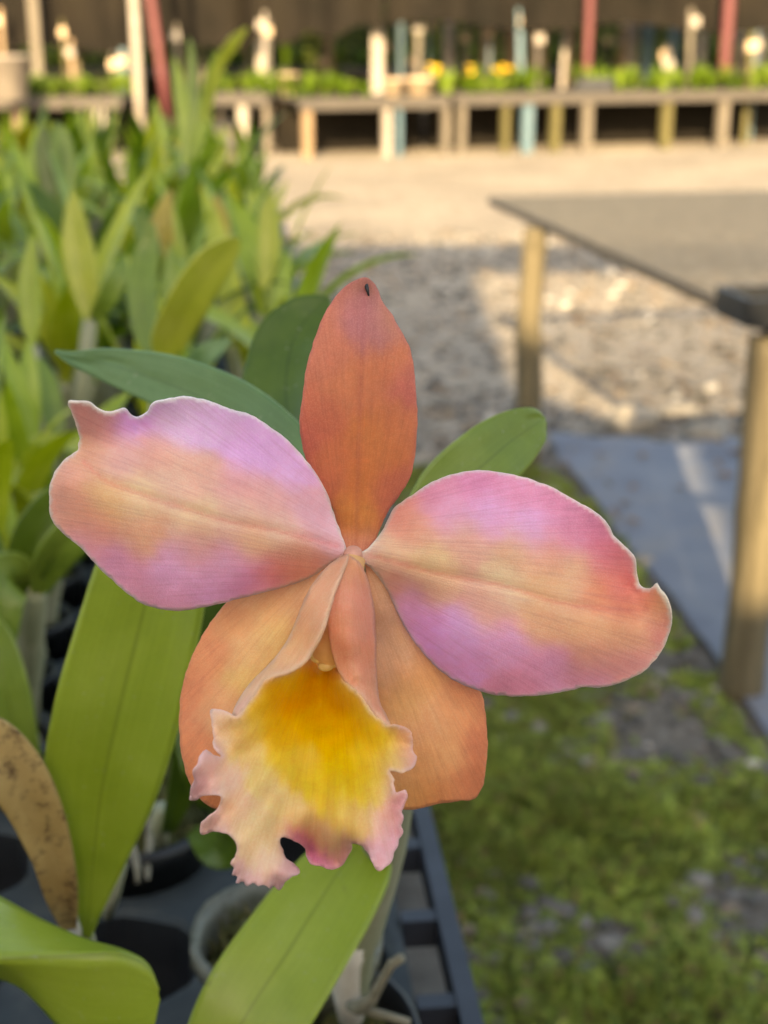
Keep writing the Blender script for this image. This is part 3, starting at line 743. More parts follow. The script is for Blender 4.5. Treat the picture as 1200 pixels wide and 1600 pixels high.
row_of_plants(fb2, blen(pm, fB), 80, .62, 1.0, 1.35, 'small green plant in the row on the far right bench', 'green plants on the right far bench', skip=((.26, .36),))
row_of_plants(fb3, blen(lA, lB), 40, .60, 1.0, 1.15, 'small green plant in the row on the far left bench', 'green plants on the left far bench')
row_of_plants(fb4, blen(qA, qB), 14, .62, 1.0, 1.05, 'small green plant on the short far bench', 'green plants on the short far bench')
for k in range(64):
    x = rng.uniform(-5.5, 6.5); o = bpy.data.objects.new('bench_plant', tufts[int(rng.integers(len(tufts)))]); col.objects.link(o)
    o.location = (x, 21.2 + .09 * x + rng.uniform(-.25, .35), .72); o.scale = (rng.uniform(1.0, 2.0),) * 3; o.rotation_euler = (0, 0, rng.uniform(0, 6.28))
    tag(o, 'leafy plant on the rear benches seen between the posts, ' + ('left of the tall white pole' if x < -3.2 else 'behind the middle bench' if x < .9 else 'behind the right bench'), 'plant', 'plants on the rear benches')
# pots and boxes standing on the far benches
def cream_pot(px, py, y, r0, h, z, lb, mat='cream'):
    q = PY(px, py, y); o = empty('flower_pot', (q.x, y, z)); tag(o, lb, 'pot')
    MB().lathe([(0.001, 0), (r0 * .75, 0), (r0, h), (r0 * 1.08, h), (r0 * 1.08, h + .02), (r0 * .93, h + .02), (r0 * .9, h * .85), (.001, h * .83)], seg=18).build('pot_wall', M[mat], o, smooth=True)
    MB().lathe([(.001, h * .9), (r0 * .6, h * .88), (r0 * .9, h * .8)], seg=14).build('soil', M['moss'], o, smooth=True)
fy = lambda px: (Vector(fA).lerp(Vector(fB), tpos(px))).y
cream_pot(452, 140, 15.6, .10, .20, .60 - .0, 'cream pot on the left end of the middle bench')
cream_pot(655, 130, fy(655) + .3, .17, .16, .60, 'wide cream bowl on the bench right of the white middle post')
cream_pot(614, 128, fy(614) + .35, .12, .15, .60, 'cream bowl just left of the wide cream bowl')
q = PY(15, 110, 14.2); cream_pot(12, 110, 14.6, .22, .40, .60, 'large white tub on the bench at the top left edge', 'paint_white')
for (px, lb) in ((680, 'yellow flowering plant left of the short white post'), (730, 'yellow flowering plant under the peach post'), (782, 'yellow flowering plant right of the peach post')):
    y = fy(px) + .5; q = PY(px, 120, y); o = empty('flowering_plant', (q.x, y, .62)); tag(o, lb, 'plant', 'yellow flowers on the far bench')
    link_mesh('foliage', tufts[3], None, o)
    for k in range(7):
        a = rng.uniform(0, 6.28); r_ = rng.uniform(.02, .11); MB().lathe([(.001, 0), (.028, .012), (.034, .03), (.001, .022)], (r_ * math.cos(a), r_ * math.sin(a), rng.uniform(.16, .26)), 8).build('blossom', M['flower_yellow'], o, smooth=True)
# dark bundle between the plants
y = fy(925) + .2; q = PY(925, 128, y); o = empty('plant_tray', (q.x, y, .62)); tag(o, 'dark grey tray stack among the plants on the right far bench', 'tray')
for k in range(3):
    MB().box((.02 * k, .1, .03 + .045 * k), (.42 - .03 * k, .4, .035)).build('tray_layer', M['tray_rim'], o)

# ================================================================== NEAR BENCH ON THE LEFT
O2 = PZ(735, 1600, .86); q2 = PZ(656, 1265, .86)
E1 = Vector((q2.x - O2.x, q2.y - O2.y)).normalized(); E2 = Vector((E1.y, -E1.x)); BRZ = math.atan2(E2.y, E2.x)
O2 = Vector((O2.x, O2.y)) 
def BW(a, b, z=0.0):
    """bench frame: a metres along the bench, b metres to the right"""
    v = O2 + E1 * a + E2 * b; return Vector((v.x, v.y, z))
nb_ = empty('plant_bench', tuple(BW(-.6, -.86))); nb_.rotation_euler = (0, 0, BRZ); tag(nb_, 'long bench under the trays of orchids on the left', 'bench')
BL, BWd = 3.85, 1.74
for k in range(11):
    MB().box((-.84 + BWd / 11 * (k + .5) - .015, BL / 2, .782), (BWd / 11 - .02, BL, .024)).build('plank', M['wood_grey'], nb_)
for y in (.15, 1.3, 2.5, 3.7):
    MB().box((0, y, .745), (BWd, .06, .045)).build('cross_beam', M['wood_grey'], nb_)
    for x in (-.8, .0, .80):
        MB().box((x, y, .361), (.07, .07, .722)).build('leg', M['wood_grey'], nb_)
CP = .095; CR = .040
COLS = [-.0715, -.1665, -.2615]; ROWS = [-.03, .065, .16, .255]; TPX, TPY = .345, .3925
def tray_deck():
    mb = MB(); seg = 24
    for cx in COLS:
        for cy in ROWS:
            sq = []
            for k in range(seg):
                a = 2 * math.pi * k / seg; c, s_ = math.cos(a), math.sin(a); m_ = max(abs(c), abs(s_))
                sq.append((cx + c / m_ * CP / 2, cy + s_ / m_ * CP / 2))
            n0 = len(mb.v)
            for (x, y) in sq: mb.v.append((x, y, 0))
            prof = [(CR + .003, 0), (CR, -.003), (CR - .002, -.03), (CR - .007, -.052), (.004, -.053)]
            for r_, z in prof:
                for k in range(seg):
                    a = 2 * math.pi * k / seg; rr = r_ * (1 - (.06 if (k % 4 < 2 and z < -.002) else 0)); mb.v.append((cx + rr * math.cos(a), cy + rr * math.sin(a), z))
            for i in range(len(prof)):
                for k in range(seg):
                    a = n0 + i * seg; mb.f.append((a + k, a + (k + 1) % seg, a + seg + (k + 1) % seg, a + seg + k))
    return mb.mesh('deck')
deck_me = tray_deck(); deck_me.materials.append(M['deck']); deck_me.materials.append(M['pot_black'])
for p_ in deck_me.polygons: p_.material_index = 1 if p_.center.z < -.002 else 0
X0, X1 = COLS[-1] - CP / 2 - .024, 0.0; Ya, Yb = ROWS[0] - CP / 2 - .003, ROWS[-1] + CP / 2 + .003
rim = MB()
for (a, b) in (((X0, Ya), (X0, Yb)), ((X1, Ya), (X1, Yb))):
    rim.bar((*a, -.004), (*b, -.004), .010, .020)
for yy in (Ya, Yb): rim.bar((X0 + .005, yy, -.004), (X1 - .005, yy, -.004), .006, .020)
rim_me = rim.mesh('rim'); rim_me.materials.append(M['tray_rim'])
bar_me = MB().box((0, 0, -.004), (.0185, .010, .016)).mesh('cross_bar'); bar_me.materials.append(M['tray_rim'])
tray_i = 0
near_labels = {(0, 0): 'slate grey plant tray carrying the peach orchid at the bench edge', (0, 1): 'slate plant tray behind the one that carries the peach orchid', (1, 0): 'slate plant tray at the lower left corner under the withered leaf', (0, -1): 'slate plant tray at the bottom edge below the curled leaf'}
for i in range(5):
    for j in range(-1, 8):
        t = empty('plant_tray', tuple(BW(j * TPY, -i * TPX, .86)), BRZ)
        tag(t, near_labels.get((i, j), 'slate plant tray under the crowd of orchid leaves on the left bench'), 'tray', 'plant trays on the left bench')
        link_mesh('deck', deck_me, None, t, smooth=False); link_mesh('rim', rim_me, None, t, smooth=False)
        for side in (X1 - .0143, X0 + .0143):
            for y in np.arange(Ya + .0255, Yb, .068):
                o = link_mesh('cross_bar', bar_me, None, t, smooth=False); o.location = (side, y, 0)

def cell(ci, ri): 
    """centre of a cell: ci counts columns leftwards, ri rows along the bench, over all trays"""
    return (ROWS[ri % 4] + TPY * (ri // 4), COLS[ci % 3] - TPX * (ci // 3))

# ------------------------------------------------------------------ orchid plants in pots: shared meshes
def blade(mb, base, az, L, W, rise, bend, fold=.22, nt_=14, ns=6, twist=0.0):
    """a strap leaf from base: az compass, rise start angle from vertical, bend how far it arches over"""
    p = Vector(base); d = Vector((math.cos(az), math.sin(az), 0)); side0 = Vector((-d.y, d.x, 0)); n0 = len(mb.v)
    for i in range(nt_ + 1):
        t = i / nt_; ang = rise + bend * t ** 1.4
        tan = d * math.sin(ang) + Vector((0, 0, 1)) * math.cos(ang); nor = -d * math.cos(ang) + Vector((0, 0, 1)) * math.sin(ang)
        if i: p = p + tan * (L / nt_)
        tw = twist * t; sd = side0 * math.cos(tw) + nor * math.sin(tw); nn = nor * math.cos(tw) - side0 * math.sin(tw)
        wd = W * .41 * (min(1, .28 + 2.4 * t) if t < .3 else 1.0) * (max(0.0, 1 - ((t - .4) / .605) ** 2.2 if t > .4 else 1)) ** .85 + .0006
        for j in range(ns + 1):
            s_ = j / ns * 2 - 1
            q = p + sd * (s_ * wd) + nn * (fold * abs(s_) ** 1.3 * wd)
            mb.v.append(tuple(q)); mb.uv.append((j / ns, t))
    for i in range(nt_):
        for j in range(ns):
            a = n0 + i * (ns + 1) + j; mb.f.append((a, a + 1, a + ns + 2, a + ns + 1))
    return mb
leaf_meshes = {}
for mname in ('leaf_fresh', 'leaf_mid', 'leaf_blue', 'leaf_dark', 'leaf_yellow', 'leaf_ochre'):
    L_ = []
    for k, (L, W, rise, bend, tw) in enumerate(((.20, .046, .12, .35, .1), (.23, .050, .25, .8, -.2), (.17, .044, .35, .5, .3), (.26, .044, .10, .25, 0), (.19, .055, .45, 1.1, -.3), (.15, .034, .2, .3, .5))):
        mb = MB(); mb.uv = []; blade(mb, (0, 0, 0), 0.0, L, W, rise, bend, .25, 12, 6, tw)
        me = mb.mesh('leaf'); me.materials.append(M[mname]); L_.append(me)
    leaf_meshes[mname] = L_
def bulb_mesh(h, r0, lean, mat, seg=10):
    mb = MB(); pts = []; rad = []
    for t in np.linspace(0, 1, 11):
        pts.append((lean * t * t, 0, h * t)); rad.append(r0 * (.45 + .75 * math.sin(math.pi * (.15 + .70 * t)) ** 1.2) * (1.10 if abs(t * 4 - round(t * 4)) < .06 and 0 < t < 1 else 1))
    mb.tube(pts, rad, seg); me = mb.mesh('pseudobulb'); me.materials.append(mat); return me
bulbs = [bulb_mesh(.10, .0095, .02, M['bulb']), bulb_mesh(.13, .0085, -.02, M['bulb']), bulb_mesh(.07, .011, .015, M['bulb'])]
def pot_meshes(mat):
    a = MB().lathe([(.001, -.048), (.030, -.048), (.0375, .020), (.043, .020), (.043, .030), (.0405, .030), (.0375, .022), (.034, .004), (.001, .003)], seg=24, ripple=.012, nr=8).mesh('pot'); a.materials.append(mat)
    return a
pot_b = pot_meshes(M['pot_black']); pot_c = pot_meshes(M['pot_clear'])
def moss_mound(seed, r=.0355, h=.020, mat=None):
    bm = bmesh.new(); bmesh.ops.create_grid(bm, x_segments=26, y_segments=26, size=1)
    for v in bm.verts:
        x, y = v.co.x, v.co.y; m_ = max(abs(x), abs(y)); l = math.hypot(x, y)
        if l > 0: x, y = x / l * m_, y / l * m_
        v.co = (x * r, y * r, h * (1 - m_ ** 2.4) + .008 * n2(x * 3 + seed, y * 3, .5, seed) + .006 * n2(x * 9, y * 9 + seed, .6, seed + 1))
    me = bpy.data.meshes.new('potting_moss'); bm.to_mesh(me); bm.free(); me.materials.append(mat or M['moss']); return me
def fuzz(me, n, r, h, seed):
    # moss leaflets standing on the mound
    r_ = np.random.default_rng(seed); V = [tuple(v.co) for v in me.vertices]; Fc = [tuple(p.vertices) for p in me.polygons]
    for k in range(n):
        a = r_.uniform(0, 6.28); d = r * math.sqrt(r_.random()) * .96; x, y = d * math.cos(a), d * math.sin(a); z = h * (1 - (d / r) ** 2.4)
        w_ = r_.uniform(.0008, .0020); l_ = r_.uniform(.003, .009); b = r_.uniform(0, 6.28); c, s_ = math.cos(b) * w_, math.sin(b) * w_; t = r_.normal(0, .004, 2); i = len(V)
        V += [(x - c, y - s_, z - .002), (x + c, y + s_, z - .002), (x + t[0], y + t[1], z + l_)]; Fc.append((i, i + 1, i + 2))
    m2 = bpy.data.meshes.new('potting_moss'); m2.from_pydata(V, [], Fc); m2.update(); m2.materials.append(me.materials[0]); return m2
mounds = [fuzz(moss_mound(k), 500, .0355, .020, k) for k in (1, 2, 3)]
def potted_orchid(loc, rz, spec, label, group=None, pot=None, name='orchid_plant', sc=1.0):
    t = empty(name, loc, rz); t.scale = (sc,) * 3; tag(t, label, 'orchid', group)
    link_mesh('pot', pot or pot_b, None, t, smooth=True)
    m_ = link_mesh('potting_moss', mounds[int(rng.integers(3))], None, t); m_.location = (0, 0, .010)
    for (bx, by, brz, bi, leaves) in spec:
        b = link_mesh('pseudobulb', bulbs[bi], None, t); b.location = (bx, by, .018); b.rotation_euler = (0, 0, brz)
        h = (.10, .13, .07)[bi]; ln = (.02, -.02, .015)[bi]
        for (mat, mi, az, tilt, s_) in leaves:
            l = link_mesh('leaf', leaf_meshes[mat][mi], None, t)
            l.location = (bx + ln * math.cos(brz), by + ln * math.sin(brz), .016 + h); l.rotation_euler = (0, tilt, az); l.scale = (s_,) * 3
    return t
def random_spec(weights=(('leaf_fresh', 4.5), ('leaf_mid', 3.5), ('leaf_blue', .12), ('leaf_dark', 1.5), ('leaf_yellow', 2.6), ('leaf_ochre', .5))):
    names = [a for a, b in weights]; p_ = np.array([b for a, b in weights]); p_ = p_ / p_.sum(); sp = []
    main = names[int(rng.choice(len(names), p=p_))]
    for k in range(int(rng.integers(4, 8))):
        a = rng.uniform(0, 6.28); r_ = rng.uniform(.004, .030); lv = []
        for q in range(int(rng.integers(1, 3))):
            mat = main if rng.random() < .72 else names[int(rng.choice(len(names), p=p_))]
            lv.append((mat, int(rng.integers(6)), a + q * 3.14 + rng.uniform(-.7, .7), rng.uniform(-.08, .3), rng.uniform(.62, 1.0)))
        sp.append((r_ * math.cos(a), r_ * math.sin(a), rng.uniform(0, 6.28), int(rng.integers(3)), lv))
    return sp

# ================================================================== THE NEAR PLANTS
WL = {}
def world_empty(name, loc, parent=None):
    o = bpy.data.objects.new(name, None); col.objects.link(o); o.empty_display_size = .02
    WL[o] = Vector(loc)
    if parent: o.parent = parent; o.location = Vector(loc) - WL[parent]
    else: o.location = loc
    return o
def under(o, parent):
    o.parent = parent; o.location = -WL[parent]; return o
def near_leaf(name, mat, parent, rows, roll=0.0, fold=.18, nt_=56, ns=16, wave=.0, curl=0.0, thick=.0012, label=None):
    """leaf along rows of (px, py, metres, half width px left, half width px right); roll turns the blade about its midrib"""
    r_ = np.array([(*q, q[3]) if len(q) == 4 else q for q in rows], float)
    k = np.linspace(0, len(r_) - 1, nt_ + 1)
    def cr(arr, u):
        i = int(min(math.floor(u), len(arr) - 2)); t = u - i
        p0, p1, p2, p3 = arr[max(i - 1, 0)], arr[i], arr[i + 1], arr[min(i + 2, len(arr) - 1)]
        return 0.5 * ((2 * p1) + (p2 - p0) * t + (2 * p0 - 5 * p1 + 4 * p2 - p3) * t * t + (3 * p1 - p0 - 3 * p2 + p3) * t ** 3)
    R2 = np.array([cr(r_, u) for u in k]); R2[:, 3:] = np.maximum(R2[:, 3:], .6)
    C = [P(a, b, c) for a, b, c in R2[:, :3]]
    mb = MB(); mb.uv = []
    for i in range(nt_ + 1):
        T = (C[min(i + 1, nt_)] - C[max(i - 1, 0)]).normalized(); V = (CAM - C[i]).normalized()
        S = T.cross(V).normalized(); N = S.cross(T).normalized()
        if N.dot(V) < 0: N = -N
        rr = roll if not callable(roll) else roll(i / nt_)
        S2 = S * math.cos(rr) + N * math.sin(rr); N2 = N * math.cos(rr) - S * math.sin(rr)
        sc_ = R2[i, 2] / FPX / max(.35, math.cos(rr))
        for j in range(ns + 1):
            s_ = j / ns * 2 - 1; hw = (R2[i, 3] if s_ < 0 else R2[i, 4]) * sc_
            q = C[i] + S2 * (s_ * hw) + N2 * (fold * abs(s_) ** 1.25 * hw + curl * s_ * s_ * hw + wave * hw * math.sin(i / nt_ * 17 + s_ * 2) * abs(s_) + .0007 * n2(i * .2, j * .4 + r_[0, 0], 1, 2))
            mb.v.append(tuple(q)); mb.uv.append((j / ns, i / nt_))
    for i in range(nt_):
        for j in range(ns):
            a = i * (ns + 1) + j; mb.f.append((a, a + 1, a + ns + 2, a + ns + 1))
    o = mb.build(name, mat, smooth=True); under(o, parent)
    md = o.modifiers.new('thickness', 'SOLIDIFY'); md.thickness = thick; md.offset = 0
    if label: o['label'] = label
    return o
def cam_tube(name, mat, parent, rows, seg=14, label=None):
    mb = MB(); mb.tube([P(a, b, c) for a, b, c, d in rows], [d * c / FPX for a, b, c, d in rows], seg)
    o = mb.build(name, mat, smooth=True); under(o, parent)
    if label: o['label'] = label
    return o
def cell_world(ci, ri, z=.86): a, b = cell(ci, ri); return BW(a, b, z)
def put_pot(parent, ci, ri, me, tilt=0.0, mound=0, da=0., db=0., big=1.0):
    a, b = cell(ci, ri); q = BW(a + da, b + db, .86)
    p_ = link_mesh('pot', me, None, parent); p_.location = q - WL[parent]; p_.rotation_euler = (tilt, tilt * .5, ri); p_.scale = (big, big, 1)
    m_ = link_mesh('potting_moss', mounds[mound], None, parent); m_.location = q + Vector((0, 0, .012)) - WL[parent]; m_.scale = (big, big, 1.1)
    return q
def roots(parent, q, n, seed):
    r_ = np.random.default_rng(seed)
    for k in range(n):
        a = r_.uniform(0, 6.28); p = q + Vector((math.cos(a) * .01, math.sin(a) * .01, .035)); pts = [p.copy()]
        d = Vector((math.cos(a), math.sin(a), .25))
        for i in range(7):
            d = (d + Vector(r_.normal(0, .28, 3)) + Vector((0, 0, -.16))).normalized(); p = p + d * .0085
            if p.z < q.z + .022: p.z = q.z + .022
            pts.append(p.copy())
        o = MB().tube(pts, [.0021] * 6 + [.0019, .0010], 8).build('root', M['root'], smooth=True); under(o, parent)

# ------------------------------------------------------------------ the orchid in flower
q0 = cell_world(0, 0)
hero = world_empty('orchid_plant', tuple(q0)); tag(hero, 'orchid plant bearing the large peach and mauve flower with a yellow lip', 'orchid')
put_pot(hero, 0, 0, pot_b, 0.03, 0)
roots(hero, q0, 2, 3)
# flowering pseudobulb
cam_tube('pseudobulb', M['bulb'], hero, [(556, 1580, .585, 13), (556, 1530, .575, 24), (558, 1475, .562, 30), (561, 1462, .560, 35), (566, 1450, .557, 33), (580, 1390, .540, 37), (600, 1320, .515, 36), (614, 1250, .490, 33), (622, 1150, .460, 28), (620, 1050, .430, 24), (612, 960, .405, 20)], 18)
cam_tube('sheath', M['sheath'], hero, [(548, 1590, .588, 20), (546, 1540, .578, 29), (548, 1490, .566, 33), (552, 1458, .558, 36)], 16)
cam_tube('root', M['root'], hero, [(548, 1572, .565, 9), (560, 1575, .558, 12), (580, 1562, .548, 10), (598, 1530, .540, 8), (612, 1506, .535, 8), (628, 1496, .532, 8)], 10, 'pale stubby root reaching out over the tray edge')
cam_tube('root', M['root'], hero, [(565, 1578, .566, 7), (600, 1586, .560, 7), (640, 1598, .556, 6)], 8)
cam_tube('flower_stem', M['bulb'], hero, [(612, 962, .406, 11), (596, 925, .385, 10), (574, 890, .352, 9), (556, 868, .330, 9), (553, 863, .3205, 10)], 12)
near_leaf('leaf', M['leaf_blue'], hero, [(612, 955, .405, 12), (560, 840, .412, 40, 34), (470, 730, .424, 44, 46), (380, 655, .438, 45, 52), (280, 606, .452, 42, 47), (180, 572, .466, 30, 27), (120, 560, .476, 14, 12), (88, 551, .482, 2)], .12, .08, label='long blue green leaf behind the flower pointing to the upper left')
near_leaf('leaf', M['leaf_mid'], hero, [(612, 955, .405, 10), (650, 860, .408, 36), (700, 780, .410, 56, 46), (760, 722, .416, 56, 50), (805, 684, .424, 44, 46), (838, 662, .430, 26, 28), (849, 655, .433, 4)], -.2, .08, label='rounded green leaf behind the flower pointing to the upper right')
near_leaf('leaf', M['leaf_dark'], hero, [(600, 960, .412, 12), (520, 800, .45, 50), (455, 660, .49, 68, 62), (452, 560, .51, 62, 66), (478, 500, .52, 44, 46), (512, 466, .525, 6)], .35, .15, label='dark green upright leaf left of the top sepal')
near_leaf('leaf', M['leaf_fresh'], hero, [(596, 1285, .520, 20), (556, 1325, .512, 66, 44), (506, 1398, .498, 84, 66), (455, 1480, .484, 88, 78), (395, 1570, .474, 92, 80), (345, 1660, .470, 70, 64), (310, 1730, .470, 10)], -.12, .14, label='broad green leaf below the lip hanging to the lower left')

# ---- the flower
flower = world_empty('flower', tuple(P(553, 863, .3195)), hero); flower['label'] = 'large peach and mauve flower with a frilled yellow lip'
def px1(l, ox, oy, s): return [(ox + x / s, oy + y / s, *r) for x, y, *r in l]
def F(name, mat, *a, **k):
    o = petal(name, mat, None, *a, **k); under(o, flower); return o
c1 = lambda l: px1(l, 60, 580, 2.4)
c2 = lambda l: px1(l, 540, 700, 1200 / 540)
c3 = lambda l: px1(l, 440, 420, 867 / 260)
c4 = lambda l: px1(l, 260, 850, 1200 / 520)

F('dorsal_sepal', M['sepal'], c3([(385, 1500), (345, 1480), (318, 1440), (300, 1390), (275, 1270), (230, 1170), (180, 1080), (135, 1000), (108, 920), (97, 840), (100, 740), (115, 620), (130, 520), (155, 430), (190, 320), (230, 230), (280, 150), (330, 95), (390, 60), (433, 46), (470, 65), (500, 110), (520, 165), (560, 220), (600, 290), (640, 360), (670, 430), (688, 520), (700, 640), (706, 750), (704, 860), (697, 950), (680, 1050), (650, 1120), (600, 1195), (560, 1250), (520, 1330), (490, 1410), (450, 1462), (420, 1490)]),
  c3([(385, 1480, -6), (390, 1300, -3.5), (400, 1000, 2), (410, 700, 6.5), (420, 400, 9), (430, 200, 8.5), (433, 60, 7), (110, 800, 2.5), (180, 1070, -2), (160, 430, 6), (280, 170, 6.5), (700, 800, 2), (640, 1120, -3), (660, 430, 6), (540, 210, 6.5), (470, 90, 6), (300, 1350, -6), (500, 1380, -6.5)]),
  c3([(385, 1450, 218, 154, 128), (380, 1300, 224, 154, 78), (400, 1100, 218, 138, 76), (300, 1000, 216, 130, 84), (500, 900, 218, 138, 80), (620, 800, 214, 132, 88), (170, 800, 210, 122, 90), (400, 600, 214, 134, 94), (600, 480, 212, 128, 88), (250, 420, 208, 126, 96), (500, 300, 188, 120, 122), (440, 230, 186, 114, 126), (410, 170, 180, 110, 120), (560, 240, 204, 138, 90), (320, 170, 204, 122, 88), (105, 860, 206, 106, 92), (698, 620, 202, 112, 102), (600, 1180, 208, 120, 90), (200, 1100, 212, 124, 90), (460, 110, 160, 98, 70), (440, 65, 120, 76, 54)]),
  (555, 862), (570, 440), rim=((220, 132, 118), 5, .45), alb=.87, pale=.08, mid=c3([(385, 1450), (400, 1000), (415, 500), (430, 120)]), seed=2, label='orange brown top sepal with a purple blotch below its tip')
# dry tip
cam_o = MB().tube([P(570, 433, .3105), P(573, 448, .3085), P(576, 462, .3080)], [.0002, .0005, .0002], 6).build('dry_tip', M['pot_black'], smooth=True); under(cam_o, flower)

F('petal', M['petal'], c1([(1150, 690), (1150, 650), (1135, 610), (1115, 560), (1085, 470), (1050, 400), (1000, 330), (950, 275), (900, 230), (850, 195), (800, 165), (740, 148), (690, 130), (640, 112), (600, 104), (545, 94), (500, 103), (450, 112), (425, 125), (410, 150), (390, 168), (370, 175), (350, 165), (335, 145), (320, 140), (300, 147), (250, 153), (215, 135), (185, 115), (150, 113), (113, 115), (125, 150), (140, 190), (150, 225), (155, 250), (149, 275), (150, 298), (125, 315), (95, 340), (65, 380), (48, 420), (43, 470), (45, 530), (60, 570), (90, 600), (130, 635), (180, 680), (230, 735), (290, 790), (340, 835), (385, 865), (430, 882), (480, 892), (540, 896), (600, 887), (680, 870), (740, 853), (820, 835), (900, 812), (960, 795), (1030, 765), (1060, 745), (1100, 715)]),
  c1([(1150, 670, 0), (1000, 620, 3.5), (800, 550, 7), (600, 480, 9.5), (400, 400, 10.5), (230, 350, 9.5), (160, 290, 7), (113, 115, 15), (200, 150, 13), (250, 200, 11), (320, 150, 12.5), (370, 178, 6.5), (430, 130, 10), (545, 94, 11), (540, 250, 8.5), (700, 140, 8), (740, 300, 6), (850, 200, 5.5), (950, 280, 3), (1050, 400, 0), (1110, 540, -1.5), (60, 420, 5), (45, 500, 3), (100, 420, 8), (130, 635, 4), (230, 735, 4.5), (300, 650, 8.5), (430, 882, 4), (540, 896, 3), (560, 720, 7.5), (740, 853, 1), (800, 730, 4.5), (960, 795, -2), (1080, 730, -2)]),
  c1([(600, 200, 218, 184, 232), (800, 300, 210, 170, 228), (950, 360, 212, 172, 222), (480, 190, 222, 192, 236), (700, 180, 216, 180, 230), (850, 240, 212, 174, 228), (540, 130, 220, 188, 230), (340, 190, 210, 170, 232), (170, 140, 222, 160, 156), (140, 130, 220, 156, 156), (250, 210, 216, 159, 163), (190, 290, 230, 167, 135), (300, 320, 224, 175, 167), (450, 310, 226, 167, 147), (600, 390, 224, 171, 155), (760, 440, 214, 161, 163), (880, 500, 218, 165, 163), (1000, 520, 218, 170, 188), (1080, 590, 222, 176, 196), (1110, 650, 228, 178, 194), (250, 470, 232, 179, 127), (400, 470, 232, 191, 153), (500, 420, 228, 183, 161), (600, 560, 228, 193, 155), (800, 630, 218, 177, 139), (1000, 680, 222, 169, 147), (900, 590, 230, 189, 167), (750, 540, 228, 185, 163), (80, 430, 224, 160, 140), (60, 520, 222, 154, 138), (130, 500, 226, 157, 133), (200, 590, 224, 152, 118), (400, 610, 224, 167, 135), (600, 650, 220, 161, 149), (180, 650, 210, 146, 180), (300, 730, 212, 150, 188), (380, 830, 208, 148, 182), (480, 850, 208, 152, 188), (500, 760, 210, 164, 210), (650, 790, 208, 160, 206), (780, 790, 208, 148, 200), (700, 710, 212, 164, 198), (560, 700, 212, 166, 200), (860, 790, 216, 134, 156), (920, 760, 222, 138, 124), (1020, 740, 224, 142, 116)]),
  (545, 862), (150, 720), rim=((248, 222, 212), 2.2, .75), pale=.20, mid=c1([(1120, 655), (900, 600), (700, 560), (500, 500), (350, 450), (250, 410), (170, 340)]), ripple=(.6, 62, 16), jag=.55, seed=5, label='left petal, mauve above and below a peach band, with a torn tip')
F('petal', M['petal'], c2([(40, 372), (62, 358), (100, 325), (140, 270), (165, 215), (210, 180), (260, 145), (310, 115), (370, 93), (430, 80), (485, 78), (540, 85), (600, 97), (650, 110), (700, 130), (760, 160), (820, 195), (870, 225), (905, 260), (935, 310), (970, 345), (1003, 380), (1008, 420), (1015, 465), (1030, 483), (1060, 487), (1072, 480), (1079, 470), (1090, 490), (1110, 510), (1125, 545), (1132, 590), (1125, 640), (1105, 690), (1080, 730), (1040, 770), (1000, 795), (950, 815), (890, 828), (820, 830), (760, 843), (700, 855), (620, 860), (560, 858), (500, 850), (440, 833), (380, 805), (330, 770), (270, 710), (220, 640), (185, 580), (150, 500), (110, 440), (80, 410), (55, 392)]),
  c2([(60, 375, 0), (200, 400, 3), (400, 440, 6), (600, 490, 8), (800, 540, 9), (950, 560, 8.5), (1060, 560, 9.5), (1128, 600, 12), (1079, 470, 14), (1030, 483, 7), (1000, 500, 4.5), (985, 420, 7), (1003, 380, 9), (900, 300, 7.5), (870, 225, 8), (700, 130, 7), (700, 280, 8), (480, 78, 4), (480, 230, 7), (300, 120, 0), (280, 250, 4), (165, 215, -2.5), (110, 310, -1.5), (1080, 730, 9), (950, 815, 5), (820, 830, 3.5), (850, 700, 9), (620, 860, 2), (620, 700, 7), (440, 833, -1), (420, 640, 5), (300, 740, -2.5), (220, 640, -3), (150, 500, -3), (100, 430, -2)]),
  c2([(70, 370, 226, 186, 170), (150, 370, 232, 189, 155), (300, 400, 236, 193, 145), (250, 270, 230, 163, 133), (190, 225, 216, 138, 124), (300, 160, 208, 136, 172), (450, 110, 208, 130, 178), (600, 150, 212, 140, 186), (750, 220, 206, 132, 178), (870, 290, 202, 122, 168), (350, 220, 218, 158, 194), (500, 230, 220, 160, 208), (650, 290, 222, 164, 216), (780, 310, 216, 142, 182), (900, 360, 218, 118, 142), (975, 420, 224, 132, 146), (985, 480, 196, 118, 116), (420, 330, 228, 171, 153), (600, 365, 232, 175, 137), (700, 370, 228, 159, 129), (800, 420, 232, 175, 137), (550, 470, 236, 197, 159), (700, 500, 228, 175, 127), (900, 510, 216, 136, 90), (1000, 550, 208, 136, 96), (1090, 560, 226, 160, 112), (1120, 640, 212, 136, 130), (1000, 650, 230, 165, 125), (850, 620, 230, 169, 125), (700, 600, 230, 169, 131), (500, 540, 230, 169, 151), (300, 470, 232, 175, 145), (150, 470, 228, 167, 151), (210, 550, 220, 160, 212), (300, 640, 220, 158, 220), (400, 640, 226, 172, 224), (420, 740, 218, 156, 210), (550, 700, 218, 160, 204), (700, 760, 212, 150, 190), (850, 730, 222, 158, 134), (850, 800, 210, 144, 180), (1000, 760, 214, 148, 148), (600, 840, 206, 136, 172)]),
  (560, 862), (1010, 960), rim=((248, 222, 212), 2.2, .75), pale=.20, mid=c2([(80, 370), (300, 430), (550, 480), (750, 540), (950, 565), (1050, 560)]), ripple=(.5, 70, 16), jag=.55, seed=9, label='right petal, mauve above and below a peach band, with a curled nick at its tip')
